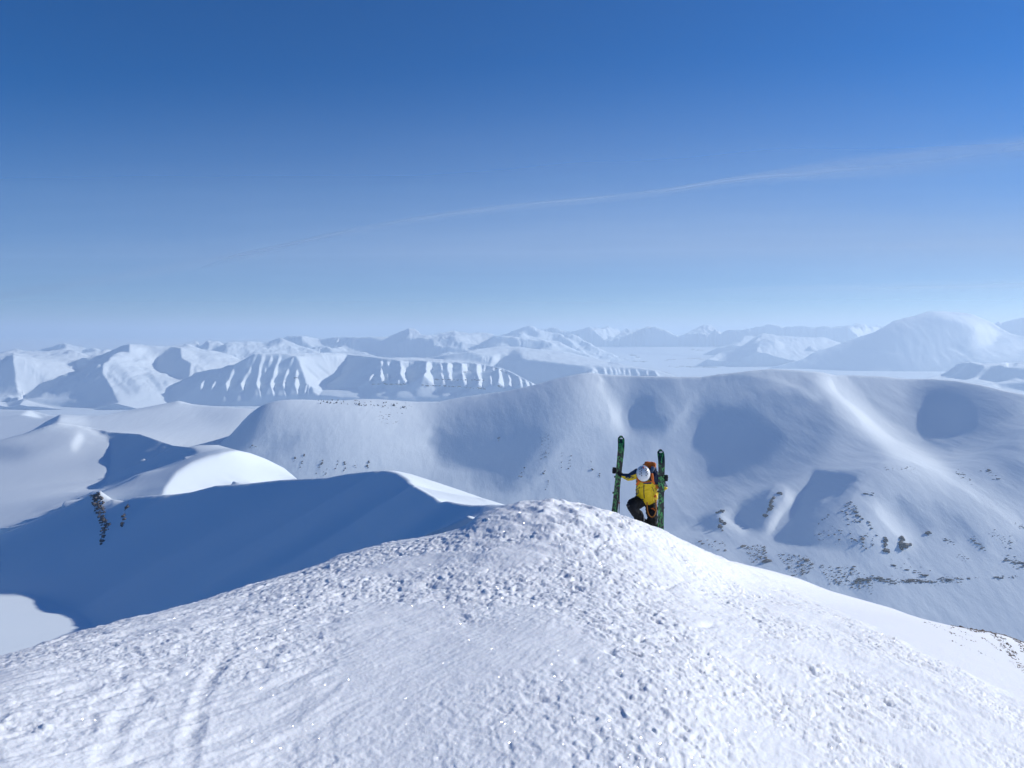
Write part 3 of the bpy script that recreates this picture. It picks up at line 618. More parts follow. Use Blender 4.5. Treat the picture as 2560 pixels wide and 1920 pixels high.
# ================================================================== FOREGROUND SUMMIT
OUT = [(-420, 800), (-260, 735), (-150, 700), (0, 657), (44, 644), (92, 628), (140, 618), (192, 603), (240, 588), (300, 572), (336, 557), (366, 548), (390, 542), (442, 535), (463, 528), (477, 515), (490, 509), (507, 505), (531, 501.6), (551, 500), (575, 503), (587, 506), (603, 510), (619, 515), (639, 521), (651, 526), (667, 532), (683, 541), (700, 549), (722, 558), (734, 561), (762, 567), (798, 577), (830, 590), (862, 599), (894, 608), (922, 620), (962, 627), (1002, 634), (1024, 642), (1150, 690), (1290, 740), (1450, 800)]
YS = [(-260, 5), (-150, 5.5), (0, 6.2), (100, 7.6), (200, 9.2), (300, 11), (400, 12.5), (470, 13.0), (560, 13.2), (640, 13.8), (690, 15.5), (730, 19), (800, 27), (900, 40), (1024, 52), (1290, 60)]
NC, NR = 1540, 860
fu = np.linspace(-330, 1370, NC); fth = (fu - CX) / F
fv = np.interp(fu, *zip(*OUT)); fys = np.interp(fu, *zip(*YS))
def gsm(a, s):
    r = int(3 * s); k = np.exp(-.5 * (np.arange(-r, r + 1) / s) ** 2); k /= k.sum()
    return np.convolve(np.pad(a, r, mode='edge'), k, 'valid')
fv = gsm(fv, 4); fys = gsm(fys, 25)
fm = -(fv - VH) / F
def soft(x, a, b): 
    t_ = np.clip((x - a) / (b - a), 0, 1); return t_ * t_ * (3 - 2 * t_)
q = np.linspace(0, 1, NR)[:, None]
fy = np.exp(np.log(.9) * (1 - q) + np.log(1.9 * fys)[None] * q)
EYE = 1.62
fx = fy * fth[None]
fmS, fmW = gsm(fm, 55), gsm(np.r_[np.full(400, fm[0]), fm, np.full(400, fm[-1])], 260)[400:-400]
s_ = np.clip(fy / fys[None], 0, 1)
wA, wB = soft(s_, .8, 1.0), soft(s_, .5, .99)
M_ = fm[None] * wA + (1 - wA) * (fmS[None] * wB + fmW[None] * (1 - wB))
over = np.maximum(fy / fys[None] - 1, 0) * 14
pw_ = gsm(np.maximum(2.0, fys / 8.0), 60)[None]
fz = M_ * fy - EYE * np.abs(1 - fy / fys[None]) ** pw_ - .30 * over ** 2 / (1 + over)
FU = np.repeat(fu[None], NR, 0); FV = VH - fz / fy * F
# where the crust is broken and knobbly (1) and where the wind has left it smooth (0)
wx, wy = fx, fy
patch = fbm(wx / 1.6, wy / 2.2, 3, 21)
kn = soft(patch, -.55, .35)
edge_u = np.interp(FV, [500, 541, 555, 580, 600, 623, 642, 657, 676, 694, 768], [690, 690, 712, 772, 815, 862, 900, 933, 970, 1016, 1190]) + 9 * fbm(wx / .9, wy / .9, 4, 15)
apron = soft(FU, edge_u - 5, edge_u + 9)               # the smooth apron beyond the broken crust
kn = kn * (1 - apron)
smooth_patch = np.exp(-(((FU - 400) / 130) ** 2 + ((FV - 745) / 80) ** 2)) + .6 * np.exp(-(((FU - 470) / 80) ** 2 + ((FV - 660) / 40) ** 2))
kn = kn * (1 - .85 * np.clip(smooth_patch, 0, 1))
left = 1 - soft(FU, 240, 420)
kn = kn * (1 - .35 * left)
wxx = wx + .04 * fbm(wx / .22, wy / .22, 2, 31); wyy = wy + .05 * fbm(wx / .22 + 9, wy / .22, 2, 32)
b0 = fbm(wxx / .30, wyy / .36, 3, 40)
b1 = fbm(wxx / .10, wyy / .13, 4, 41, gain=.55)
pit = soft(perlin(wxx / .12, wyy / .16, 51) + .4 * perlin(wxx / .05, wyy / .06, 53), .25, .9)
big = fbm(wx / .75, wy / .9, 3, 61)
amp = .5 + .5 * soft(fy, 3, 11)
crust = fbm(wxx / .055, wyy / .075, 4, 43, gain=.6)
kq = (.16 + .84 * kn) * (1 - .92 * apron)
d = kn * amp * (.011 * b0 + .011 * b1 - .023 * pit) + kq * (.4 + .6 * amp) * .011 * crust + .02 * big * soft(fy, 2, 9) * (1 - .8 * apron) - .035 * apron * soft(fy, 3, 8)
# wind streaks running forward and to the right, strongest on the left
sx, sy = wx * .92 - wy * .40, wx * .40 + wy * .92
streak = fbm(sx / .21 + .5 * fbm(sx / .5, sy / .9, 3, 77), sy / 1.1, 5, 71, gain=.55)
d += (.006 + .018 * left) * (1 - .75 * apron) * streak * (1 - .4 * kn) * amp
fine = fbm(wx / .02, wy / .03, 2, 81) * .0012 + fbm(sx / .035, sy / .22, 2, 83) * .002
d += fine * (1 - soft(fy, 8, 16))
# chunky crest of the knoll
knoll = np.exp(-((FU - 580) / 85) ** 2) * soft(fy, 8, 12)
d += knoll * (.05 * np.clip(fbm(wx / .38, wy / .42, 4, 91, gain=.55), -.5, 1))
# hollows and old prints
DENTS = [(708, 625, 7, 2.5), (579, 660, 6, 2.5), (611, 650, 6, 2.5), (667, 586, 7, 2), (264, 667, 6, 3), (539, 699, 11, 3), (640, 639, 5, 2), (556, 512, 10, 3), (520, 522, 8, 2.5), (430, 585, 9, 2), (330, 620, 8, 2)]
for du, dv, ru, rv in DENTS:
    d -= .022 * np.clip(fy / 6, .5, 1.6) * np.exp(-(((FU - du) / ru) ** 2 + ((FV - dv) / rv) ** 2))
def seg_dist(pts):
    best = np.full(FU.shape, 1e9)
    for (ax, ay), (bx, by) in zip(pts, pts[1:]):
        t_ = np.clip(((FU - ax) * (bx - ax) + (FV - ay) * (by - ay)) / ((bx - ax) ** 2 + (by - ay) ** 2), 0, 1)
        best = np.minimum(best, np.hypot(FU - ax - t_ * (bx - ax), FV - ay - t_ * (by - ay)))
    return best * fy / F
# old half-drifted ski tracks at the lower left
for pts, wd, dp in (([(100, 768), (118, 725), (136, 700), (158, 672), (180, 654)], .05, .030), ([(186, 768), (193, 730), (203, 694), (214, 668), (232, 648)], .05, .030), ([(10, 735), (50, 705), (100, 680), (140, 660)], .05, .022), ([(0, 762), (40, 742), (90, 722)], .045, .02), ([(230, 712), (270, 690), (330, 662)], .04, .016), ([(20, 700), (80, 672), (150, 648)], .05, .018)):
    wd = wd * .75; s_d = seg_dist(pts) + .012 * fbm(wx / .12, wy / .12, 2, 5)
    brk = .55 + .45 * soft(fbm(wx / .5, wy / .5, 2, 6), -.4, .4)
    d += brk * (-dp * np.exp(-(s_d / wd) ** 2) + .55 * dp * np.exp(-((s_d - 1.7 * wd) / (.6 * wd)) ** 2)) * .2
fz2 = fz + d
snow_top, nt, b = new_mat('snow_summit')
N_, L_ = nt.nodes, nt.links
tc = N_.new('ShaderNodeTexCoord')
nz = N_.new('ShaderNodeTexNoise'); nz.inputs['Scale'].default_value = 45; nz.inputs['Detail'].default_value = 5; nz.inputs['Roughness'].default_value = .7; L_.new(tc.outputs['Object'], nz.inputs[0])
bp = N_.new('ShaderNodeBump'); bp.inputs['Strength'].default_value = .35; bp.inputs['Distance'].default_value = .012
L_.new(nz.outputs[0], bp.inputs['Height']); L_.new(bp.outputs[0], b.inputs['Normal'])
b.inputs['Base Color'].default_value = (.81, .845, .88, 1); b.inputs['Roughness'].default_value = .6; b.inputs['Subsurface Weight'].default_value = .35; b.inputs['Subsurface Radius'].default_value = (.7, .85, 1); b.inputs['Subsurface Scale'].default_value = .03; b.inputs['Specular IOR Level'].default_value = .25
# ice grains that catch the sun
out_ = next(n for n in N_ if n.type == 'OUTPUT_MATERIAL')
vo = N_.new('ShaderNodeTexVoronoi'); vo.inputs['Scale'].default_value = 300; L_.new(tc.outputs['Object'], vo.inputs['Vector'])
wn = N_.new('ShaderNodeTexWhiteNoise'); wn.noise_dimensions = '3D'; L_.new(vo.outputs['Position'], wn.inputs['Vector'])
vm = N_.new('ShaderNodeVectorMath'); vm.operation = 'SUBTRACT'; vm.inputs[1].default_value = (.5, .5, .2); L_.new(wn.outputs['Color'], vm.inputs[0])
vn = N_.new('ShaderNodeVectorMath'); vn.operation = 'NORMALIZE'; L_.new(vm.outputs[0], vn.inputs[0])
gl = N_.new('ShaderNodeBsdfGlossy'); gl.inputs['Roughness'].default_value = .12; L_.new(vn.outputs[0], gl.inputs['Normal'])
gt = N_.new('ShaderNodeMath'); gt.operation = 'GREATER_THAN'; gt.inputs[1].default_value = .965; L_.new(wn.outputs['Value'], gt.inputs[0])
sc_ = N_.new('ShaderNodeMath'); sc_.operation = 'MULTIPLY'; sc_.inputs[1].default_value = .2; L_.new(gt.outputs[0], sc_.inputs[0])
mxs = N_.new('ShaderNodeMixShader'); L_.new(sc_.outputs[0], mxs.inputs[0]); L_.new(b.outputs[0], mxs.inputs[1]); L_.new(gl.outputs[0], mxs.inputs[2]); L_.new(mxs.outputs[0], out_.inputs[0])
o = sheet_mesh('summit', None, None, fz2, snow_top, -40.0, (fx, fy, fz2))
tag(o, 'crusty sunlit summit snow in the foreground with a knobbly rounded crest', 'snow', kind='structure')
# ================================================================== ROCK
rock, nt, b = new_mat('dark_rock')
nz = nt.nodes.new('ShaderNodeTexNoise'); nz.inputs['Scale'].default_value = .6; nz.inputs['Detail'].default_value = 5
tc = nt.nodes.new('ShaderNodeTexCoord'); nt.links.new(tc.outputs['Object'], nz.inputs[0])
cr = nt.nodes.new('ShaderNodeValToRGB'); cr.color_ramp.elements[0].position = .35; cr.color_ramp.elements[0].color = (.06, .055, .055, 1); cr.color_ramp.elements[1].position = .7; cr.color_ramp.elements[1].color = (.19, .165, .15, 1)
nt.links.new(nz.outputs[0], cr.inputs[0]); nt.links.new(cr.outputs[0], b.inputs['Base Color']); b.inputs['Roughness'].default_value = .9
gravel = rock.copy(); gravel.name = 'brown_gravel'
gravel.node_tree.nodes['Color Ramp'].color_ramp.elements[0].color = (.07, .05, .04, 1); gravel.node_tree.nodes['Color Ramp'].color_ramp.elements[1].color = (.22, .17, .13, 1)
_p = (1 + 5 ** .5) / 2
ICO = np.array([(-1, _p, 0), (1, _p, 0), (-1, -_p, 0), (1, -_p, 0), (0, -1, _p), (0, 1, _p), (0, -1, -_p), (0, 1, -_p), (_p, 0, -1), (_p, 0, 1), (-_p, 0, -1), (-_p, 0, 1)]) / 1.9
ICF = np.array([(0, 11, 5), (0, 5, 1), (0, 1, 7), (0, 7, 10), (0, 10, 11), (1, 5, 9), (5, 11, 4), (11, 10, 2), (10, 7, 6), (7, 1, 8), (3, 9, 4), (3, 4, 2), (3, 2, 6), (3, 6, 8), (3, 8, 9), (4, 9, 5), (2, 4, 11), (6, 2, 10), (8, 6, 7), (9, 8, 1)])
class Rocks:
    def __init__(self): self.v, self.f, self.n = [], [], 0
    def chunk(self, p, sx, sy, sz, ang=None):
        a = rng.uniform(0, 6.28) if ang is None else ang + rng.normal(0, .2)
        q = ICO * rng.uniform(.65, 1.25, (12, 1)) * (sx, sy, sz)
        c, s = math.cos(a), math.sin(a)
        q = np.c_[q[:, 0] * c - q[:, 1] * s, q[:, 0] * s + q[:, 1] * c, q[:, 2]] + np.array(p)
        self.v.append(q); self.f.append(ICF + self.n); self.n += 12
    def build(self, name, mat, origin=None):
        v = np.concatenate(self.v); o0 = np.array(origin if origin is not None else (0, 0, 0))
        me = bpy.data.meshes.new(name); me.from_pydata((v - o0).tolist(), [], np.concatenate(self.f).tolist()); me.materials.append(mat)
        o = bpy.data.objects.new(name, me); o.location = o0; COL.objects.link(o); return o
def inpoly(pts, n):
    q = np.array(pts); out = []
    lo, hi = q.min(0), q.max(0)
    while len(out) < n:
        x, y_ = rng.uniform(lo, hi); c = False
        for k in range(len(q)):
            (ax, ay), (bx, by) = q[k], q[k - 1]
            if (ay > y_) != (by > y_) and x < (bx - ax) * (y_ - ay) / (by - ay) + ax: c = not c
        if c: out.append((x, y_))
    return out
def along(pts, n, jit):
    q = np.array(P(pts) if isinstance(pts, str) else pts); d = np.r_[0, np.cumsum(np.hypot(*np.diff(q, axis=0).T))]
    t_ = rng.uniform(0, d[-1], n)
    return [(np.interp(k, d, q[:, 0]) + rng.normal(0, jit), np.interp(k, d, q[:, 1]) + rng.normal(0, jit)) for k in t_]
def scatter(R, key, spots, px, flat=.6, stretch=1.6, ang=None, up=.15):
    for u, v in spots:
        p = hit(key, u, v); m = p.y / F
        s = m * px * rng.lognormal(0, .45) * .62
        R.chunk((p.x, p.y, p.z + s * up), s * stretch, s, s * flat, ang)
def outcrop(key, lists, px, label, **kw):
    R = Rocks()
    for sp in lists:
        sp = sorted(sp, key=lambda s: s[1]) + [((a[0] + b[0]) / 2, (a[1] + b[1]) / 2) for a, b in zip(sorted(sp, key=lambda s: s[1]), sorted(sp, key=lambda s: s[1])[1:])]
        scatter(R, key, sp, px, **kw)
    c = np.concatenate(R.v).mean(0)
    o = R.build('rock_outcrop', rock, c)
    md = o.modifiers.new('fuse', 'REMESH'); md.mode = 'VOXEL'; md.voxel_size = c[1] / F * .32; md.use_smooth_shade = False
    bpy.context.view_layer.update()
    me = bpy.data.meshes.new_from_object(o.evaluated_get(bpy.context.evaluated_depsgraph_get()))
    bpy.data.objects.remove(o)
    root = bpy.data.objects.new('rock_outcrop', None); root.location = c; COL.objects.link(root); bpy.context.view_layer.update()
    bm = bmesh.new(); bm.from_mesh(me); bm.verts.ensure_lookup_table(); seen = set(); isl = []
    for v in bm.verts:
        if v.index in seen: continue
        st, comp = [v], []; seen.add(v.index)
        while st:
            a = st.pop(); comp.append(a.index)
            for e in a.link_edges:
                b_ = e.other_vert(a)
                if b_.index not in seen: seen.add(b_.index); st.append(b_)
        isl.append(comp)
    isl.sort(key=len, reverse=True)
    co_ = np.array([v.co[:] for v in bm.verts])
    for comp in isl[:60]:
        mp = {k: n for n, k in enumerate(comp)}
        fs = [[mp[v.index] for v in f_.verts] for f_ in bm.faces if f_.verts[0].index in mp]
        m2 = bpy.data.meshes.new('rock'); m2.from_pydata(co_[comp].tolist(), [], fs); m2.materials.append(rock)
        ch = bpy.data.objects.new('rock', m2); ch.parent = root; COL.objects.link(ch)
    bm.free()
    tag(root, label, 'rock outcrop', 'dark rock outcrops in the snow slopes')
outcrop('ridge', [inpoly(P('C1 445,912 500,897 522,960 530,1020 520,1060 490,1040 470,980'), 120), inpoly(P('C1 490,1030 560,1040 545,1090 515,1110'), 40), inpoly(P('C1 505,1090 530,1090 520,1150 505,1185 495,1180'), 36)], 1.2, 'long dark rock rib running down the shaded ridge face at its left end', flat=1.0, stretch=1.2)
outcrop('ridge', [along('C1 640,945 630,985 615,1030', 14, .7), along('C1 625,1030 612,1068', 18, .7)], 1.1, 'thin broken rock streak just right of the rock rib on the shaded ridge', flat=.9)
outcrop('hill', [along('C3 1520,1130 1515,1195', 18, .8), along('C3 1500,1190 1540,1195', 14, .7)], 1.4, 'small dark rock pair low on the rounded hill left of the forked rock', flat=.9)
outcrop('hill', [along('C3 1595,1130 1600,1185', 24, 1.0), along('C3 1600,1180 1645,1158', 22, .9)], 1.6, 'forked dark rock standing out of the lower right hill slope', flat=.9)
outcrop('hill', [along('C3 1725,1108 1748,1095', 12, .7)], 1.3, 'small dark rock alone on the bright spur right of the forked rock', flat=.9)
outcrop('hill', [along('C3 670,1000 715,998', 8, .5), along('C3 685,1030 712,1060', 12, .9), along('C3 690,1075 705,1090', 6, .7)], 1.8, 'dark rock step at the shaded corner just right of the climber', flat=1.0)
outcrop('hill', [along('C3 965,925 940,960 955,985', 26, .8), along('C3 940,980 915,1030', 12, .7), along('C3 975,900 1000,915', 6, .7)], 1.3, 'dark rock streak on the edge of the middle shaded hollow', flat=1.0)
R = Rocks()
for sp in [along('C3 1320,975 1350,955 1375,975', 12, 1.0), along('C3 1300,1000 1380,1020 1445,1055', 18, .7), along('C3 1320,1040 1400,1055', 12, .8), along('C3 1330,985 1385,1000', 10, .8), along('C3 1180,1060 1238,1015', 10, .4), inpoly(P('C3 1330,1050 1440,1060 1480,1120 1450,1180 1350,1190 1330,1100'), 26), along('C3 1410,910 1468,905', 9, .7)]: scatter(R, 'hill', sp, 1.0, flat=.7, stretch=2.2)
for s, n, j, px in (('C3 1380,1340 1480,1335 1560,1350 1650,1345 1770,1352', 60, .8, 1.7), ('C3 1790,1338 1910,1340', 18, .9, 1.5), ('C3 1930,1332 1990,1330', 4, .6, 1.1), ('C3 2060,1332 2110,1325', 6, .7, 1.2), ('C3 2140,1325 2180,1322', 3, .5, 1.1),
                    ('C3 2050,1110 2150,1160', 9, 1.6, 1.2), ('C3 1950,1130 2010,1185', 10, .8, 1.4), ('C3 2120,1235 2230,1270', 16, 1.2, 1.6), ('C3 1890,1210 1930,1245', 4, .8, 1.2), ('C3 1880,805 1950,850', 6, 1.2, 1.0), ('C3 2010,780 2080,830', 6, 1.2, 1.0),
                    ('C3 1560,1270 1720,1320', 10, 1.8, 1.2), ('C3 1810,1135 1860,1150', 4, .8, 1.0), ('C3 2170,1060 2230,1085', 4, .8, 1.0)):
    scatter(R, 'hill', along(s, int(n * 1.4), j), px * .7, .5, 2.4, 0.1); scatter(R, 'hill', along(s, n * 3, j * 2.2), px * .38, .5, 2.6, 0.1)
for s, n, px in (('C3 560,1130 720,1150 720,1200 620,1180', 16, 1.3), ('C3 800,1165 920,1165 930,1250 850,1260', 34, 1.5), ('C3 980,1210 1150,1220 1160,1300 1060,1330', 30, 1.5), ('C3 1180,1265 1380,1270 1420,1370 1240,1370', 38, 1.5), ('C3 1150,1090 1300,1060 1320,1170 1180,1150', 10, 1.0),
                 ('C3 1500,760 1690,770 1690,800 1520,790', 10, .8), ('C3 1330,1370 1450,1340 1480,1420', 12, 1.1), ('C2 1250,600 1310,590 1290,760 1240,740', 14, .8), ('C2 1030,625 1050,625 1040,645', 5, .8), ('C1 1800,500 2020,500 2000,560 1850,560', 12, .7)):
    scatter(R, 'hill', inpoly(P(s), int(n * 1.2)), px * .72, .6, 2.2, .5); scatter(R, 'hill', inpoly(P(s), n * 4), px * .38, .45, 2.6, .5)
for s, n in (('C1 1525,705 1500,780', 12), ('C1 1475,720 1465,760', 5), ('C1 1615,740 1580,810', 14), ('C1 1690,740 1675,800', 10), ('C1 1725,750 1722,805', 10), ('C1 1845,728 1835,790', 10), ('C1 1640,770 1620,815', 8), ('C1 1240,680 1275,672', 5), ('C1 1780,750 1770,780', 3),
             ('C2 1150,800 1145,825', 4), ('C2 1400,720 1395,790', 6), ('C2 1355,700 1350,780', 6), ('C2 1500,740 1505,790', 6), ('C2 1545,800 1540,850', 5), ('C2 1270,780 1265,830', 4), ('C2 1180,760 1150,830', 5), ('C2 1290,840 1270,900', 5)):
    scatter(R, 'hill', along(s, int(n * 1.3), .6), .75, .8, 1.2)
# the broken rock band along the hill's left skyline
for k in range(70):
    u0_ = rng.uniform(1590, 2060); v0_ = np.interp(u0_, [1590, 1800, 2060], [445, 460, 478]) + rng.choice([-12, 0, 6]) + rng.normal(0, 3)
    scatter(R, 'hill', P('C1 %f,%f' % (u0_, v0_)), .9, 1.2, .8)
for s, n in (('F3 620,520 680,520', 5), ('F3 330,600 440,595 640,600 860,605', 34), ('F3 200,655 460,660 680,675 850,685', 40), ('F2 1680,605 1850,600 2080,605', 26), ('F3 970,655 1050,690', 8), ('F3 900,470 1090,540', 8), ('F2 845,540 860,560', 3), ('F2 955,540 990,560', 4)):
    scatter(R, 'mesa', along(s, int(n * 1.6), .35), .8, .5, 2.2, 0)
def plain_hit(u, v):
    ys_ = np.linspace(5000, 20000, 3000); zs_ = np.interp(ys_, GYS[1:], [-410, -396, -373, -338, -274, -182, -139, -124, -124])
    k = int(np.argmin(np.abs(VH - zs_ / ys_ * F - v))); return Vector(((u - CX) / F * ys_[k], ys_[k], zs_[k]))
for s, n, j in (('F4 650,480 760,470 860,475 1050,472', 46, .35), ('F4 870,462 1040,466', 30, .3), ('F4 690,545 900,548 1200,552', 40, .4), ('F4 1250,505 1450,515 1640,522', 26, .6), ('F4 320,490 470,497', 16, .25), ('F4 250,430 330,425 400,460', 14, .5), ('F4 140,445 250,470', 8, .4), ('F4 580,600 690,620', 16, .5), ('F4 900,375 1040,378', 10, .4)):
    for u, v in along(s, n, j):
        p_ = plain_hit(u, v); s_ = p_.y / F * .35 * rng.lognormal(0, .4); R.chunk(p_, s_ * 3.2, s_ * 2.2, s_ * .35, 0)
tag(R.build('rocks', rock), 'small dark stones and rock bands scattered over the far snow slopes', 'rocks', kind='stuff')
R = Rocks()
LAYERS['summit'] = dict(th=fth, y=None)
def top_hit(u, v):
    i = int(np.clip(np.rint((u - fu[0]) / (fu[1] - fu[0])), 0, NC - 1)); m = fz2[:, i] / fy[:, i]; tgt = -(v - VH) / F
    j = int(np.argmax(m >= tgt)) if (m >= tgt).any() else int(np.argmax(m))
    return Vector((fx[j, i], fy[j, i], fz2[j, i]))
def gstreak(s, n, jit, px):
    for u, v in along(s, n, jit):
        p = top_hit(u, v); m_ = p.y / F; s_ = m_ * px * .5 * rng.lognormal(0, .5)
        R.chunk((p.x, p.y, p.z + s_ * .1), s_ * 2.6, s_, s_ * .45, 1.25)
for s, n, jit, px in (('G1 700,198 860,222 960,245 1100,262 1269,322 1400,360', 260, .5, .9), ('G1 830,228 900,250 970,248', 110, .8, .9), ('G1 1000,250 1060,300 1110,380 1180,450 1250,530 1330,600', 190, 1.2, .9), ('G1 1080,290 1150,360 1200,440', 70, 1.0, .9), ('G1 1180,280 1240,350 1290,410', 110, 1.4, 1.0),
                     ('G1 480,178 600,215 700,270 800,300 900,340', 60, .7, .55), ('G1 600,200 760,240 860,290', 40, .7, .5), ('G1 680,320 800,370 950,430 1070,480', 26, .6, .5), ('G1 940,300 1040,375 1090,410', 36, .6, .7), ('G1 1160,490 1230,540 1290,590', 26, .6, .8)):
    gstreak(s, n, jit, px)
tag(R.build('gravel', gravel), 'brown gravel showing through thin snow at the lower right edge', 'gravel', kind='stuff')
# ================================================================== THE CLIMBER, THE SKIS, THE POLE
Y0 = 15.75
def W(cx, cy, dy=0.0):
    """surveyed figure point -> metres; dy is how far behind the hips (negative: towards the viewer)"""
    y = Y0 + dy
    return Vector(((600 + .0675 * cx - CX) / F * y, y, -(424 + .0675 * cy - VH) / F * y))
def flat(name, col, rough=.6, spec=.3, bump=0, bscale=60):
    m, nt, b = new_mat(name)
    nz = nt.nodes.new('ShaderNodeTexNoise'); nz.inputs['Scale'].default_value = bscale; nz.inputs['Detail'].default_value = 4
    tc = nt.nodes.new('ShaderNodeTexCoord'); nt.links.new(tc.outputs['Object'], nz.inputs[0])
    mx = nt.nodes.new('ShaderNodeMix'); mx.data_type = 'RGBA'; mx.inputs[6].default_value = (*[c * .8 for c in col], 1); mx.inputs[7].default_value = (*[min(c * 1.12, 1) for c in col], 1)
    nt.links.new(nz.outputs[0], mx.inputs[0]); nt.links.new(mx.outputs[2], b.inputs['Base Color'])
    b.inputs['Roughness'].default_value = rough; b.inputs['Specular IOR Level'].default_value = spec
    if bump:
        bp = nt.nodes.new('ShaderNodeBump'); bp.inputs['Strength'].default_value = bump; bp.inputs['Distance'].default_value = .01
        nt.links.new(nz.outputs[0], bp.inputs['Height']); nt.links.new(bp.outputs[0], b.inputs['Normal'])
    return m
m_skin = flat('skin', (.55, .33, .24)); m_hair = flat('brown_hair', (.06, .035, .02)); m_yellow = flat('yellow_shell', (.92, .62, .015), .55, .3, .3, 18); m_navy = flat('navy_shell', (.018, .035, .085), .6, .3, .3, 18)
m_black = flat('black_cloth', (.012, .012, .015), .7, .2, .4, 20); m_orange = flat('orange_cloth', (.75, .17, .02), .6, .3, .2, 30); m_cord = flat('orange_cord', (.6, .22, .04), .7)
m_white = flat('white_shell', (.8, .82, .84), .25, .5); m_dark = flat('dark_plastic', (.015, .015, .018), .4, .5); m_red = flat('red_mark', (.4, .02, .03), .4); m_metal = flat('grey_metal', (.35, .36, .38), .35, .5)
m_pack = flat('pack_cloth', (.03, .05, .085), .7, .2, .3, 30); m_pole = flat('dark_red_shaft', (.12, .012, .015), .35, .5); m_grey = flat('pale_grey', (.5, .52, .54), .5)

def tube_bm(bm, pts, rads, seg=14, sub=5, cap=True):
    """a tapered limb: pts smoothed by Catmull-Rom, rads (a, b) across / in depth"""
    P_ = [Vector(p) for p in pts]; R_ = [r if isinstance(r, tuple) else (r, r) for r in rads]
    q, rr = [], []
    for k in range(len(P_) - 1):
        p0, p1, p2, p3 = P_[max(k - 1, 0)], P_[k], P_[k + 1], P_[min(k + 2, len(P_) - 1)]
        for s in range(sub):
            t = s / sub
            q.append(.5 * ((2 * p1) + (p2 - p0) * t + (2 * p0 - 5 * p1 + 4 * p2 - p3) * t * t + (3 * p1 - p0 - 3 * p2 + p3) * t ** 3))
            rr.append(tuple(R_[k][i] * (1 - t) + R_[k + 1][i] * t for i in (0, 1)))
    q.append(P_[-1]); rr.append(R_[-1])
    rings = []
    side0 = Vector((1, 0, 0))
    for k, c in enumerate(q):
        d = (q[min(k + 1, len(q) - 1)] - q[max(k - 1, 0)]).normalized()
        s = side0 - d * side0.dot(d)
        if s.length < .2: s = Vector((0, 0, 1)) - d * d.z
        s.normalize(); n = d.cross(s)
        rings.append([bm.verts.new(c + s * math.cos(a) * rr[k][0] + n * math.sin(a) * rr[k][1]) for a in (2 * math.pi * i / seg for i in range(seg))])
    for a, b in zip(rings, rings[1:]):
        for i in range(seg): bm.faces.new((a[i], a[(i + 1) % seg], b[(i + 1) % seg], b[i]))
    if cap: bm.faces.new(rings[0][::-1]); bm.faces.new(rings[-1])
def ball_bm(bm, c, r, rot=None, seg=16):
    M = Matrix.Translation(c) @ (rot.to_4x4() if rot else Matrix()) @ Matrix.Diagonal((*r, 1))
    bmesh.ops.create_uvsphere(bm, u_segments=seg, v_segments=seg // 2 + 2, radius=1, matrix=M)
def box_bm(bm, c, size, rot=None, bev=0):
    M = Matrix.Translation(c) @ (rot.to_4x4() if rot else Matrix()) @ Matrix.Diagonal((*size, 1))
    g = bmesh.ops.create_cube(bm, size=1, matrix=M)
    if bev:
        es = list({e for v in g['verts'] for e in v.link_edges}); bmesh.ops.bevel(bm, geom=es, offset=bev, segments=2, affect='EDGES', profile=.6)
def to_obj(name, bm, mats, parent=None, voxel=0, smooth=0, wrinkle=0, origin=None):
    bmesh.ops.recalc_face_normals(bm, faces=bm.faces)
    me = bpy.data.meshes.new(name); bm.to_mesh(me); bm.free()
    o = bpy.data.objects.new(name, me); COL.objects.link(o)
    if voxel:
        md = o.modifiers.new('fuse', 'REMESH'); md.mode = 'VOXEL'; md.voxel_size = voxel
        if smooth: ms = o.modifiers.new('soft', 'SMOOTH'); ms.iterations = smooth; ms.factor = .5
        bpy.context.view_layer.update()
        o2 = bpy.data.meshes.new_from_object(o.evaluated_get(bpy.context.evaluated_depsgraph_get())); o.modifiers.clear(); o.data = o2; me = o2
    if wrinkle:
        nrm = [v.normal.copy() for v in me.vertices]; a = np.array([v.co[:] for v in me.vertices])
        w1 = fbm(a[:, 0] / .09 + a[:, 1] / .12, a[:, 2] / .055 + a[:, 1] / .1, 3, 5)
        for v, n, k in zip(me.vertices, nrm, w1): v.co += n * float(k) * wrinkle
    me.materials.clear()
    for m in (mats if isinstance(mats, list) else [mats]): me.materials.append(m)
    for p in me.polygons: p.use_smooth = True
    if parent is not None: o.parent = parent; o.matrix_parent_inverse = parent.matrix_world.inverted()
    elif origin is not None:
        me.transform(Matrix.Translation(-Vector(origin))); o.location = origin
    return o
def empty(name, loc, label, cat, group=None):
    o = bpy.data.objects.new(name, None); o.location = loc; o.empty_display_size = .1; COL.objects.link(o)
    bpy.context.view_layer.update()
    return tag(o, label, cat, group)

person = empty('person', W(720, 1720, 0), 'climber in yellow and navy jacket and white helmet, head bowed, holding two upright skis', 'person')
# --- key joints
hipL, hipR = W(625, 1130, .0), W(755, 1140, .0)
kneeL, ankL = W(475, 1205, -.34), W(640, 1475, -.10)
kneeR, ankR = W(772, 1400, -.12), W(745, 1680, .06)
shL, shR = W(575, 735, -.32), W(822, 775, -.32)
elL, wrL = W(435, 785, -.22), W(335, 770, -.16)
elR, wrR = W(948, 950, -.24), W(930, 870, -.28)
haL, haR = W(268, 700, -.12), W(940, 810, -.34)
neck, head = W(670, 770, -.42), W(640, 735, -.52)
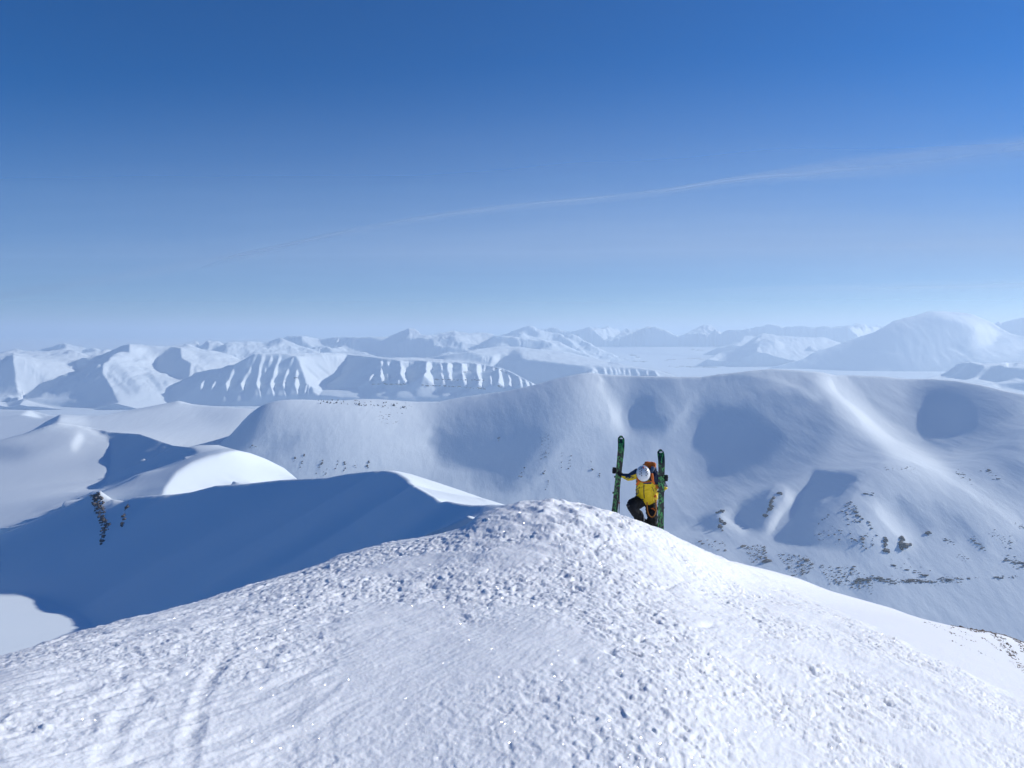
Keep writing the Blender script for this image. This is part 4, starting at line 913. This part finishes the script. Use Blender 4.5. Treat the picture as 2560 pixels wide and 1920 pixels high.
# --- body: one continuous figure
bm = bmesh.new()
tube_bm(bm, [W(690, 1130), W(690, 1000, -.12), W(695, 870, -.26), W(695, 775, -.34), W(690, 745, -.37)], [(.13, .10), (.125, .1), (.145, .105), (.15, .09), (.08, .06)])
tube_bm(bm, [W(690, 760, -.35), neck, head], [.06, .055, .06])
ball_bm(bm, head, (.078, .095, .11), Matrix.Rotation(RAD(50), 3, 'X'))
fwd = Vector((-.05, -.62, -.78)).normalized(); upv = Vector((0, -.78, .62))
ball_bm(bm, head + fwd * .097 - upv * .015, (.012, .018, .02)); ball_bm(bm, head + fwd * .085 - upv * .065, (.028, .02, .012)); ball_bm(bm, head + fwd * .06 - upv * .1, (.035, .03, .03))
for s in (-1, 1):
    ball_bm(bm, head + Vector((s * .08, 0, 0)) - upv * .01, (.012, .025, .03)); ball_bm(bm, head + fwd * .085 + Vector((s * .03, 0, 0)) + upv * .02, (.013, .012, .01))
for pts, rs in (((shL, elL, wrL, haL), (.055, .046, .034, .036)), ((shR, elR, wrR, haR), (.055, .046, .034, .036)), ((hipL, (hipL + kneeL) / 2, kneeL, (kneeL + ankL) / 2, ankL), (.088, .08, .06, .058, .045)), ((hipR, (hipR + kneeR) / 2, kneeR, (kneeR + ankR) / 2, ankR), (.088, .08, .06, .058, .045))):
    tube_bm(bm, pts, rs)
for a in (ankL, ankR): tube_bm(bm, [a, a + Vector((0, 0, -.07)), a + Vector((-.01, -.09, -.1)), a + Vector((-.015, -.17, -.11))], [.045, .05, (.045, .035), (.035, .02)])
body = to_obj('body', bm, m_skin, person, voxel=.012, smooth=2)
# --- jacket: torso, hem, collar and both sleeves fused; navy above, yellow below
bm = bmesh.new()
tube_bm(bm, [W(690, 1120, .0), W(693, 1085, -.03), W(695, 1010, -.12), W(692, 930, -.21), W(690, 850, -.28), W(692, 780, -.33), W(690, 742, -.36)], [(.195, .165), (.21, .175), (.215, .185), (.205, .18), (.195, .165), (.165, .135), (.09, .08)], seg=24)
tube_bm(bm, [W(680, 775, -.34), W(668, 760, -.43)], [.1, .085])
tube_bm(bm, [W(660, 790, -.30), shL + Vector((0, 0, .01)), (shL + elL) / 2 + Vector((0, 0, .005)), elL, (elL + wrL) / 2, wrL], [.1, .1, .082, .068, .062, .048])
tube_bm(bm, [W(735, 800, -.30), shR, (shR + elR) / 2 + Vector((.01, 0, 0)), elR + Vector((.005, 0, -.012)), (elR + wrR) / 2, wrR], [.1, .1, .08, .068, .06, .05])
jacket = to_obj('jacket', bm, [m_yellow, m_navy], person, voxel=.011, smooth=3, wrinkle=.017)
inv = jacket.matrix_world
for p in jacket.data.polygons:
    c = p.center
    cxx = (c.x / c.y * F + CX - 600) / .0675; cyy = (-(c.z) / c.y * F + VH - 424) / .0675
    n = p.normal
    navy = False
    if cxx < 555: navy = (n.z > -.25)
    elif cxx > 850: navy = cyy < 935 and not (n.z < -.55)
    else: navy = cyy < 850 + 25 * math.sin(cxx * .05) or n.y > .35 and cyy < 1000
    if 640 < cxx < 760 and 855 < cyy < 890 and n.y < 0: navy = True
    if cxx > 800 and cyy < 900: navy = True
    p.material_index = 1 if navy else 0
# zip, pocket seams
from mathutils.bvhtree import BVHTree
bvh = BVHTree.FromPolygons([v.co.copy() for v in jacket.data.vertices], [p.vertices[:] for p in jacket.data.polygons])
jmw = jacket.matrix_world.inverted()
def on_jacket(cx, cy):
    d_ = W(cx, cy).normalized()
    h_ = bvh.ray_cast(Vector((0, 0, 0)), d_)[0]
    return (h_ if h_ is not None else W(cx, cy, -.3)) - d_ * .003
bm = bmesh.new()
tube_bm(bm, [on_jacket(*k) for k in ((652, 900), (650, 935), (650, 970), (650, 1005), (651, 1040), (655, 1075), (656, 1100))], [.0085] * 7, seg=6)
to_obj('zip', bm, m_dark, jacket)
for pp in ([(770, 940), (795, 985), (800, 1040)], [(585, 930), (568, 985), (562, 1035)]):
    bm = bmesh.new(); tube_bm(bm, [on_jacket(*k) for k in pp], [.006] * 3, seg=6); to_obj('pocket_zip', bm, m_dark, jacket)
bm = bmesh.new(); ball_bm(bm, on_jacket(815, 1065), (.03, .02, .035)); to_obj('pocket', bm, m_orange, jacket)
# --- trousers
bm = bmesh.new()
tube_bm(bm, [W(690, 1085, .0), W(690, 1150, .01), W(690, 1190, .01)], [(.185, .15), (.185, .15), (.12, .11)], seg=20)
tube_bm(bm, [hipL + Vector((.03, 0, .03)), hipL * .6 + kneeL * .4, kneeL + Vector((.0, .02, .0)), kneeL * .45 + ankL * .55, ankL + Vector((0, 0, -.02))], [.125, .125, .098, .098, .088])
tube_bm(bm, [hipR + Vector((-.02, 0, .03)), hipR * .5 + kneeR * .5, kneeR, (kneeR + ankR) / 2, ankR], [.12, .118, .1, .095, .09])
to_obj('trousers', bm, m_black, person, voxel=.012, smooth=3, wrinkle=.012)
bm = bmesh.new(); ball_bm(bm, kneeL + Vector((-.075, -.02, .005)), (.04, .045, .035)); to_obj('knee_pad', bm, m_dark, person)
bm = bmesh.new()
for q_ in ((755, 1245), (800, 1240), (812, 1290), (780, 1300)): pass
pv = [bm.verts.new(W(a, b, d)) for a, b, d in ((750, 1245, -.165), (800, 1238, -.165), (815, 1285, -.17), (785, 1300, -.18))]; bm.faces.new(pv)
bmesh.ops.solidify(bm, geom=bm.faces[:], thickness=.012); to_obj('thigh_patch', bm, m_orange, person)
# --- boots
for a in (ankL, ankR):
    bm = bmesh.new(); tube_bm(bm, [a + Vector((0, .01, .06)), a + Vector((0, .01, -.05)), a + Vector((-.005, -.03, -.1)), a + Vector((-.015, -.15, -.115)), a + Vector((-.018, -.2, -.12))], [.075, .07, (.06, .055), (.052, .04), (.035, .025)])
    box_bm(bm, a + Vector((-.01, -.07, -.155)), (.1, .3, .03), None, .01)
    to_obj('boot', bm, m_dark, person, voxel=.009, smooth=2)
# --- helmet
rotH = Matrix.Rotation(RAD(62), 3, 'X') @ Matrix.Rotation(RAD(-5), 3, 'Y')
bm = bmesh.new(); bmesh.ops.create_uvsphere(bm, u_segments=32, v_segments=20, radius=1)
bmesh.ops.delete(bm, geom=[v for v in bm.verts if v.co.z < -.30], context='VERTS')
for v in bm.verts: v.co = Vector((v.co.x * .118, v.co.y * .142, v.co.z * .125))
bmesh.ops.transform(bm, matrix=Matrix.Translation(head + Vector((0, -.01, .005))) @ rotH.to_4x4(), verts=bm.verts)
bmesh.ops.solidify(bm, geom=bm.faces[:], thickness=-.012)
helmet = to_obj('helmet', bm, m_white, person)
Mh = Matrix.Translation(head + Vector((0, -.01, .005))) @ rotH.to_4x4()
def on_helmet(ax, ay, lift=1.0):
    lift *= 1.085
    x, y_ = ax, ay; z_ = math.sqrt(max(1 - x * x - y_ * y_, .02))
    return Mh @ Vector((x * .118 * lift, y_ * .142 * lift, z_ * .125 * lift))
for ax, ay in [(s * a, b) for s in (-1, 1) for a, b in ((.30, .42), (.52, .30), (.28, .12), (.52, -.02), (.34, -.2), (.56, -.3), (.32, -.48))]:
    bm = bmesh.new(); a, b = on_helmet(ax, ay - .07), on_helmet(ax * .96, ay + .07)
    tube_bm(bm, [a, on_helmet(ax, ay, 1.01), b], [.005, .011, .005], seg=8); to_obj('vent', bm, m_dark, helmet)
bm = bmesh.new(); tube_bm(bm, [on_helmet(-.02, .35), on_helmet(.0, .5, 1.01), on_helmet(.02, .62)], [.008, .016, .01], seg=8); to_obj('badge', bm, m_red, helmet)
# --- gloves with five fingers closed round the ski edges
def glove(h, wr, side, axis):
    bm = bmesh.new()
    ax = axis.normalized(); out = Vector((side, 0, 0)); out -= ax * out.dot(ax); out.normalize(); toward = ax.cross(out)
    if toward.y > 0: toward = -toward
    palm = h + Vector((0, .035, 0)) + out * .025
    tube_bm(bm, [wr, wr * .4 + palm * .6, palm], [.046, .046, (.05, .038)])
    ball_bm(bm, palm, (.05, .035, .055))
    for k, ln in enumerate((.92, 1.0, .95, .8)):
        b0 = palm + ax * (.045 - .03 * k) + out * .025
        tube_bm(bm, [b0, b0 + out * .03 * ln + toward * .02, b0 + out * .028 * ln + toward * .052, b0 + out * .0 + toward * .066 * ln, b0 - out * .026 * ln + toward * .062], [.0155, .015, .0145, .0135, .011], seg=8, sub=3)
    tube_bm(bm, [palm + ax * .03 - out * .01, palm + ax * .055 - out * .03 + toward * .03, palm + ax * .05 - out * .045 + toward * .06], [.018, .016, .013], seg=8, sub=3)
    return to_obj('glove', bm, m_black, person, voxel=.0065, smooth=1)

# --- skis
m_ski, nt, b = new_mat('green_camouflage_topsheet')
N_, L_ = nt.nodes, nt.links
tc = N_.new('ShaderNodeTexCoord'); mp = N_.new('ShaderNodeMapping'); mp.inputs['Scale'].default_value = (1, 1, .6); L_.new(tc.outputs['Object'], mp.inputs[0])
v1 = N_.new('ShaderNodeTexNoise'); v1.inputs['Scale'].default_value = 15; v1.inputs['Detail'].default_value = 3; v1.inputs['Distortion'].default_value = 1.4; L_.new(mp.outputs[0], v1.inputs[0])
cr = N_.new('ShaderNodeValToRGB'); cr.color_ramp.interpolation = 'CONSTANT'; e = cr.color_ramp.elements
e[0].color = (.006, .012, .014, 1); e[1].position = .50; e[1].color = (.01, .075, .035, 1)
k = e.new(.545); k.color = (.08, .46, .11, 1); k = e.new(.605); k.color = (.006, .03, .025, 1); k = e.new(.67); k.color = (.05, .3, .08, 1)
L_.new(v1.outputs[0], cr.inputs[0]); L_.new(cr.outputs[0], b.inputs['Base Color']); b.inputs['Roughness'].default_value = .3
def make_ski(tip, tail_dir, length, label, yaw):
    root = empty('ski', tip + tail_dir * length, label, 'ski', 'pair of green camouflage skis')
    zz = -tail_dir; face = Vector((math.sin(yaw), -math.cos(yaw), 0)); face -= zz * face.dot(zz); face.normalize(); xx = zz.cross(face) * -1
    bm = bmesh.new(); rings = []
    n = 44
    for k in range(n + 1):
        t = k / n; s = t * length                     # s from the tip
        wdt = .066 - .012 * math.sin(math.pi * min(t / 1.0, 1)) + .004 * (1 - t)
        if s < .07: wdt *= math.sqrt(max(1 - (1 - s / .07) ** 2.2, .02))
        if t > .97: wdt *= math.sqrt(max(1 - ((t - .97) / .03) ** 2.5 * .55, .1))
        curve = -.10 * max(0, 1 - s / .32) ** 2.2 - .025 * max(0, 1 - (length - s) / .2) ** 2 + .006 * math.sin(math.pi * t)
        th_ = .006 + .010 * math.sin(math.pi * min(max(t, .02), .98)) 
        c = tip + tail_dir * s + face * (curve * -1 * -1)
        rings.append([bm.verts.new(c + xx * a * wdt + face * b_ * th_) for a, b_ in ((-1, -.55), (-1, .35), (-.82, .55), (.82, .55), (1, .35), (1, -.55))])
    for a, b_ in zip(rings, rings[1:]):
        for i in range(6): bm.faces.new((a[i], a[(i + 1) % 6], b_[(i + 1) % 6], b_[i]))
    bm.faces.new(rings[0][::-1]); bm.faces.new(rings[-1])
    board = to_obj('board', bm, m_ski, root)
    for p in board.data.polygons: p.use_smooth = False
    bm = bmesh.new(); c = tip + tail_dir * .045 + face * -.068
    ro = Matrix((xx, face, zz)).transposed()
    ball_bm(bm, c + face * .006, (.033, .006, .013), ro); to_obj('tip_plate', bm, m_white, root)
    bm = bmesh.new(); tube_bm(bm, [tip + tail_dir * .012 + face * -.085 - xx * .034, tip + tail_dir * .002 + face * -.088, tip + tail_dir * .012 + face * -.085 + xx * .034], [.007, .008, .007], seg=8); to_obj('tip_rim', bm, m_dark, root)
    for s, sz in ((.80, (.07, .05, .07)), (1.12, (.075, .06, .09))):
        bm = bmesh.new(); c = tip + tail_dir * s - face * .035
        box_bm(bm, c, sz, ro, .008); box_bm(bm, c + xx * .058 + face * .01, (.03, .02, .035), ro, .005); box_bm(bm, c - xx * .058 + face * .01, (.03, .02, .035), ro, .005)
        to_obj('binding', bm, m_dark, root)
    return root, xx, face
tipL, dirL = W(331, 190, -.22), (W(195, 1500, -.06) - W(331, 190, -.22)).normalized()
make_ski(tipL, dirL, 1.80, 'green camouflage ski held upright on the left, its tip rising highest', .15)
tipR, dirR = W(915, 392, -.46), (W(898, 1590, -.34) - W(915, 392, -.46)).normalized()
make_ski(tipR, dirR, 1.80, 'green camouflage ski held upright on the right, partly covering the arm', .12)
def at_v(tip, d, cy):
    lo, hi = 0, 1.8
    for _ in range(30):
        s = (lo + hi) / 2; p = tip + d * s
        if VH - p.z / p.y * F < 424 + .0675 * cy: lo = s
        else: hi = s
    return tip + d * lo
hL, hR = at_v(tipL, dirL, 690), at_v(tipR, dirR, 800)
glove(hL + Vector((-.035, 0, 0)), wrL, -1, -dirL); glove(hR + Vector((.035, 0, 0)), wrR, 1, -dirR)
# --- ski pole beside the left ski
pole = empty('ski_pole', W(280, 1520, -.08), 'thin dark ski pole hanging straight down beside the left ski', 'ski pole')
top, bot = W(292, 700, -.06), W(279, 1520, -.06)
bm = bmesh.new(); tube_bm(bm, [top, top * .5 + bot * .5, bot], [.009, .0085, .007], seg=10); to_obj('shaft', bm, m_pole, pole)
bm = bmesh.new(); tube_bm(bm, [top + Vector((0, 0, .05)), top + Vector((0, 0, .0)), top + Vector((0, 0, -.1))], [.014, .017, .014], seg=10); to_obj('grip', bm, m_dark, pole)
bm = bmesh.new(); tube_bm(bm, [top * .44 + bot * .56, top * .42 + bot * .58], [.016, .016], seg=10); to_obj('clamp', bm, m_red, pole)
bm = bmesh.new(); tube_bm(bm, [bot + Vector((0, 0, .08)), bot + Vector((0, 0, .07))], [.045, .05], seg=14); to_obj('basket', bm, m_dark, pole)
# --- pale blade by the foot of the right ski
bm = bmesh.new()
pv = [bm.verts.new(W(a, b_, -.12)) for a, b_ in ((862, 1438), (932, 1432), (900, 1475), (850, 1590), (790, 1590), (818, 1500))]; bm.faces.new(pv)
bmesh.ops.solidify(bm, geom=bm.faces[:], thickness=.03)
tag(to_obj('blade', bm, m_grey, None, origin=W(840, 1590, -.12)), 'pale grey flat blade leaning in the snow at the foot of the right ski', 'blade')
# --- backpack
pack = empty('backpack', W(735, 900, -.1), 'navy backpack with orange lid and straps on the back of the climber', 'backpack')
rp = Matrix.Rotation(RAD(-38), 3, 'X') @ Matrix.Rotation(RAD(-6), 3, 'Y')
bm = bmesh.new(); box_bm(bm, W(745, 745, -.06), (.27, .22, .42), rp, .06); to_obj('pack_body', bm, m_pack, pack, voxel=.014, smooth=4, wrinkle=.008)
bm = bmesh.new(); box_bm(bm, W(738, 612, -.13), (.235, .22, .085), Matrix.Rotation(RAD(-30), 3, 'X') @ Matrix.Rotation(RAD(8), 3, 'Y'), .04); to_obj('lid', bm, m_orange, pack, voxel=.012, smooth=3, wrinkle=.010)
for pts in ([W(765, 735, -.42), W(775, 800, -.45), W(790, 870, -.41), W(825, 925, -.33), W(858, 950, -.24)], [W(600, 745, -.40), W(560, 800, -.44), W(575, 850, -.43), W(545, 900, -.36)]):
    bm = bmesh.new(); tube_bm(bm, pts, [(.026, .014)] * len(pts), seg=10); to_obj('shoulder_strap', bm, m_orange, pack)
bm = bmesh.new(); tube_bm(bm, [W(560, 835, -.46), W(620, 862, -.47), W(690, 858, -.475), W(770, 850, -.45)], [(.010, .013)] * 4, seg=8); to_obj('chest_strap', bm, m_orange, pack)
bm = bmesh.new(); tube_bm(bm, [W(790, 640, -.3), W(770, 690, -.33), W(745, 760, -.35)], [(.04, .03), (.035, .03), (.02, .02)], seg=10); to_obj('side_strap', bm, flat('blue_grey_webbing', (.10, .16, .26)), pack)
# --- harness and its orange sling
bm = bmesh.new(); tube_bm(bm, [W(535, 1075, -.14), W(610, 1110, -.20), W(700, 1122, -.205), W(790, 1108, -.18), W(850, 1085, -.10)], [(.014, .02)] * 5, seg=8)
harness = to_obj('harness', bm, m_dark, person)
bm = bmesh.new()
tube_bm(bm, [W(712, 1115, -.22), W(698, 1180, -.22), W(702, 1260, -.24), W(722, 1335, -.26), W(760, 1375, -.27), W(795, 1365, -.26), W(822, 1310, -.23), W(832, 1220, -.19), W(828, 1120, -.17)], [.011] * 9, seg=8)
to_obj('sling', bm, m_cord, person)
bm = bmesh.new()
for k, (a, b_) in enumerate(((838, 1140), (848, 1180), (852, 1230), (846, 1265))):
    tube_bm(bm, [W(a - 8, b_ - 18, -.14), W(a + 10, b_ - 8, -.15), W(a + 10, b_ + 12, -.15), W(a - 8, b_ + 20, -.14)], [.006] * 4, seg=6, sub=3)
to_obj('carabiners', bm, m_metal, harness)
bm = bmesh.new(); tube_bm(bm, [W(648, 1370, -.28), W(655, 1405, -.27), W(652, 1440, -.24)], [.009, .010, .008], seg=8); to_obj('buckle', bm, m_metal, person)
# ================================================================== CONTRAIL AND THIN CLOUD
def cloud_mat(name, dens, scale, stretch):
    m = bpy.data.materials.new(name); m.use_nodes = True; nt = m.node_tree; nt.nodes.clear(); N, L = nt.nodes, nt.links
    out = N.new('ShaderNodeOutputMaterial'); mix = N.new('ShaderNodeMixShader'); tr = N.new('ShaderNodeBsdfTransparent'); di = N.new('ShaderNodeBsdfDiffuse'); tl = N.new('ShaderNodeBsdfTranslucent'); ad = N.new('ShaderNodeMixShader')
    di.inputs[0].default_value = tl.inputs[0].default_value = (.82, .91, 1, 1); ad.inputs[0].default_value = .5
    L.new(di.outputs[0], ad.inputs[1]); L.new(tl.outputs[0], ad.inputs[2])
    uv = N.new('ShaderNodeUVMap'); sep = N.new('ShaderNodeSeparateXYZ'); L.new(uv.outputs[0], sep.inputs[0])
    def mth(op, a, b=None):
        n = N.new('ShaderNodeMath'); n.operation = op
        for i, k in enumerate((a, b)):
            if k is None: continue
            if isinstance(k, (int, float)): n.inputs[i].default_value = k
            else: L.new(k, n.inputs[i])
        return n.outputs[0]
    c = mth('ABSOLUTE', mth('SUBTRACT', mth('MULTIPLY', sep.outputs[1], 2.0), 1.0))
    prof = mth('POWER', mth('SUBTRACT', 1.0, mth('MINIMUM', c, 1.0)), 1.4)
    mp = N.new('ShaderNodeMapping'); mp.inputs['Scale'].default_value = (stretch, 1, 1); L.new(uv.outputs[0], mp.inputs[0])
    nz = N.new('ShaderNodeTexNoise'); nz.inputs['Scale'].default_value = scale; nz.inputs['Detail'].default_value = 6; nz.inputs['Roughness'].default_value = .6; L.new(mp.outputs[0], nz.inputs[0])
    fad = N.new('ShaderNodeAttribute'); fad.attribute_name = 'thick'
    a = mth('MULTIPLY', mth('MULTIPLY', prof, mth('MULTIPLY', mth('POWER', nz.outputs[0], 1.6), 2.6 * dens)), fad.outputs['Fac'])
    L.new(a, mix.inputs[0]); L.new(tr.outputs[0], mix.inputs[1]); L.new(ad.outputs[0], mix.inputs[2]); L.new(mix.outputs[0], out.inputs[0])
    return m
def streak_cloud(name, pts, alt, mat, label, cat, group=None, skew=1.0):
    """a flattened tube of ice cloud at one altitude; pts: (u, v, half width in px, thickness)"""
    q = []
    for (u0, v0, w0, t0), (u1, v1, w1, t1) in zip(pts, pts[1:]):
        for k in range(12):
            t = k / 12; q.append((u0 + (u1 - u0) * t, v0 + (v1 - v0) * t, w0 + (w1 - w0) * t, t0 + (t1 - t0) * t))
    q.append(pts[-1])
    q = np.array(q)
    for _ in range(60): q[1:-1] = .25 * q[:-2] + .5 * q[1:-1] + .25 * q[2:]
    bm = bmesh.new(); uvl = bm.loops.layers.uv.new('UVMap'); tl = bm.verts.layers.float.new('thick')
    rows = []
    for k, (u, v, w_, t) in enumerate(q):
        row = []
        for c in np.linspace(-1, 1, 17):
            vv = v - c * w_; y = alt / ((VH - v) / F)
            z = (VH - vv) / F * y; dz = 60 * (1 - c * c)
            yy = y * (1 + .10 * c)
            p = bm.verts.new((yy * (u - CX) / F, yy, (VH - vv) / F * yy + dz)); p[tl] = float(t); row.append(p)
        rows.append(row)
    n = len(rows)
    for k in range(n - 1):
        for j in range(16):
            f = bm.faces.new((rows[k][j], rows[k + 1][j], rows[k + 1][j + 1], rows[k][j + 1]))
            for l, (a, b) in zip(f.loops, ((k, j), (k + 1, j), (k + 1, j + 1), (k, j + 1))): l[uvl].uv = (a / 12, (b / 16) ** skew)
    me = bpy.data.meshes.new(name); bm.to_mesh(me); bm.free(); me.materials.append(mat)
    for p in me.polygons: p.use_smooth = True
    o = bpy.data.objects.new(name, me); COL.objects.link(o); o.visible_shadow = True
    return tag(o, label, cat, group)
FS = .4629
def Q(*a): return [(u * FS, v * FS, w_, t) for u, v, w_, t in a]
cm = cloud_mat('ice_cloud', .5, 3.0, .2)
streak_cloud('contrail', Q((-60, 650, 7, .6), (230, 606, 7.8, .9), (440, 570, 6.8, .85), (560, 547, 4.7, .9), (700, 514, 5.1, .9), (830, 488, 5.9, .75), (1040, 456, 6.6, .8), (1250, 438, 6.2, .7), (1400, 424, 6.2, .8), (1480, 410, 5.1, 1.1), (1600, 391, 5.9, 1.1), (1800, 374, 13.7, .9), (2000, 356, 17.6, .85), (2212, 332, 21.4, .85), (2420, 305, 25.4, .8)), 3000, cm, 'thin white contrail rising from the left haze to the right edge of the sky', 'contrail')
cm2 = cloud_mat('thin_cloud', .35, 1.6, .25)
streak_cloud('cloud', Q((1300, 640, 5, 0), (1600, 634, 8, .5), (1900, 630, 11, .9), (2212, 622, 14, 1.0), (2500, 612, 15, 1.0)), 900, cm2, 'faint pale cloud band low over the great mountain at right', 'cloud')
streak_cloud('cloud', Q((1500, 402, 4, 0), (1750, 360, 9, .4), (2000, 336, 12, .55), (2300, 305, 16, .5)), 3400, cm2, 'wispy cloud veil spreading above the right end of the contrail', 'cloud')
cm3 = cloud_mat('cloud_veil', .95, .5, .12)
streak_cloud('cloud', [(-250, 196, 126, .85), (200, 194, 126, .95), (512, 190, 129, 1.05), (900, 180, 137, 1.2), (1280, 176, 140, 1.25)], 6000, cm3, 'broad thin veil of high haze cloud paling the lower sky', 'cloud', skew=.5)
# ================================================================== SKY, SUN, HAZE, CAMERA
w = bpy.data.worlds.new('World'); scene.world = w; w.use_nodes = True
nt = w.node_tree; bg = nt.nodes['Background']
sky = nt.nodes.new('ShaderNodeTexSky'); sky.sky_type = 'NISHITA'; sky.sun_disc = False
sky.sun_elevation = SUN_EL; sky.sun_rotation = RAD(90) - SUN_FWD
sky.altitude = 2000; sky.air_density = 1.0; sky.dust_density = SKY_DUST; sky.ozone_density = 8
hs = nt.nodes.new('ShaderNodeHueSaturation'); hs.inputs['Hue'].default_value = SKY_HUE; hs.inputs['Saturation'].default_value = SKY_SAT; hs.inputs['Value'].default_value = 1
nt.links.new(sky.outputs[0], hs.inputs['Color']); nt.links.new(hs.outputs[0], bg.inputs[0]); bg.inputs[1].default_value = SKY_STRENGTH
sl = bpy.data.lights.new('sun', 'SUN'); sl.energy = SUN_STRENGTH; sl.angle = RAD(.53); sl.color = (1, .955, .89)
so = bpy.data.objects.new('sun', sl); COL.objects.link(so)
sd = Vector((CE * SA, CE * SB, math.sin(SUN_EL)))
so.rotation_euler = sd.to_track_quat('Z', 'Y').to_euler(); so.location = (60, 0, 60)

def haze_box():
    bm = bmesh.new()
    x0, x1, y0, y1, z0, z1 = -52000, 52000, -1500, 52000, -431, HAZE_TOP
    vs = [bm.verts.new(p) for p in ((x0, y0, z0), (x1, y0, z0), (x1, y1, z0), (x0, y1, z0), (x0, y0, z1), (x1, y0, z1), (x1, y1, z1), (x0, y1, z1))]
    for f in ((3, 2, 1, 0), (4, 5, 6, 7), (0, 1, 5, 4), (1, 2, 6, 5), (2, 3, 7, 6), (3, 0, 4, 7)): bm.faces.new([vs[i] for i in f])
    me = bpy.data.meshes.new('haze'); bm.to_mesh(me); bm.free()
    m = bpy.data.materials.new('haze_air'); m.use_nodes = True; nt = m.node_tree
    nt.nodes.clear(); out = nt.nodes.new('ShaderNodeOutputMaterial'); v = nt.nodes.new('ShaderNodeVolumePrincipled')
    v.inputs['Color'].default_value = HAZE_COLOR; v.inputs['Density'].default_value = HAZE_DENSITY; v.inputs['Anisotropy'].default_value = HAZE_G
    nt.links.new(v.outputs[0], out.inputs['Volume'])
    me.materials.append(m)
    o = bpy.data.objects.new('haze', me); COL.objects.link(o); tag(o, 'pale blue air fading the distant mountains', 'haze', kind='stuff')
if HAZE_DENSITY > 0: haze_box()

cd = bpy.data.cameras.new('camera'); cam = bpy.data.objects.new('camera', cd); COL.objects.link(cam)
cd.sensor_fit = 'HORIZONTAL'; cd.sensor_width = 36; cd.lens = 36 * F / 1024
cd.shift_y = (VH - 384) / 1024.0
cd.clip_start = .05; cd.clip_end = 200000
cam.location = (0, 0, 0); cam.rotation_euler = (RAD(90), 0, 0)
scene.camera = cam
vs = scene.view_settings
vs.view_transform = 'Standard'; vs.look = 'None'; vs.exposure = EXPOSURE; vs.gamma = 1; vs.use_curve_mapping = False
scene.cycles.use_denoising = True
scene.cycles.volume_bounces = 4
scene.cycles.max_bounces = 8
scene.cycles.diffuse_bounces = 1
print('script seconds', time.time() - T0)
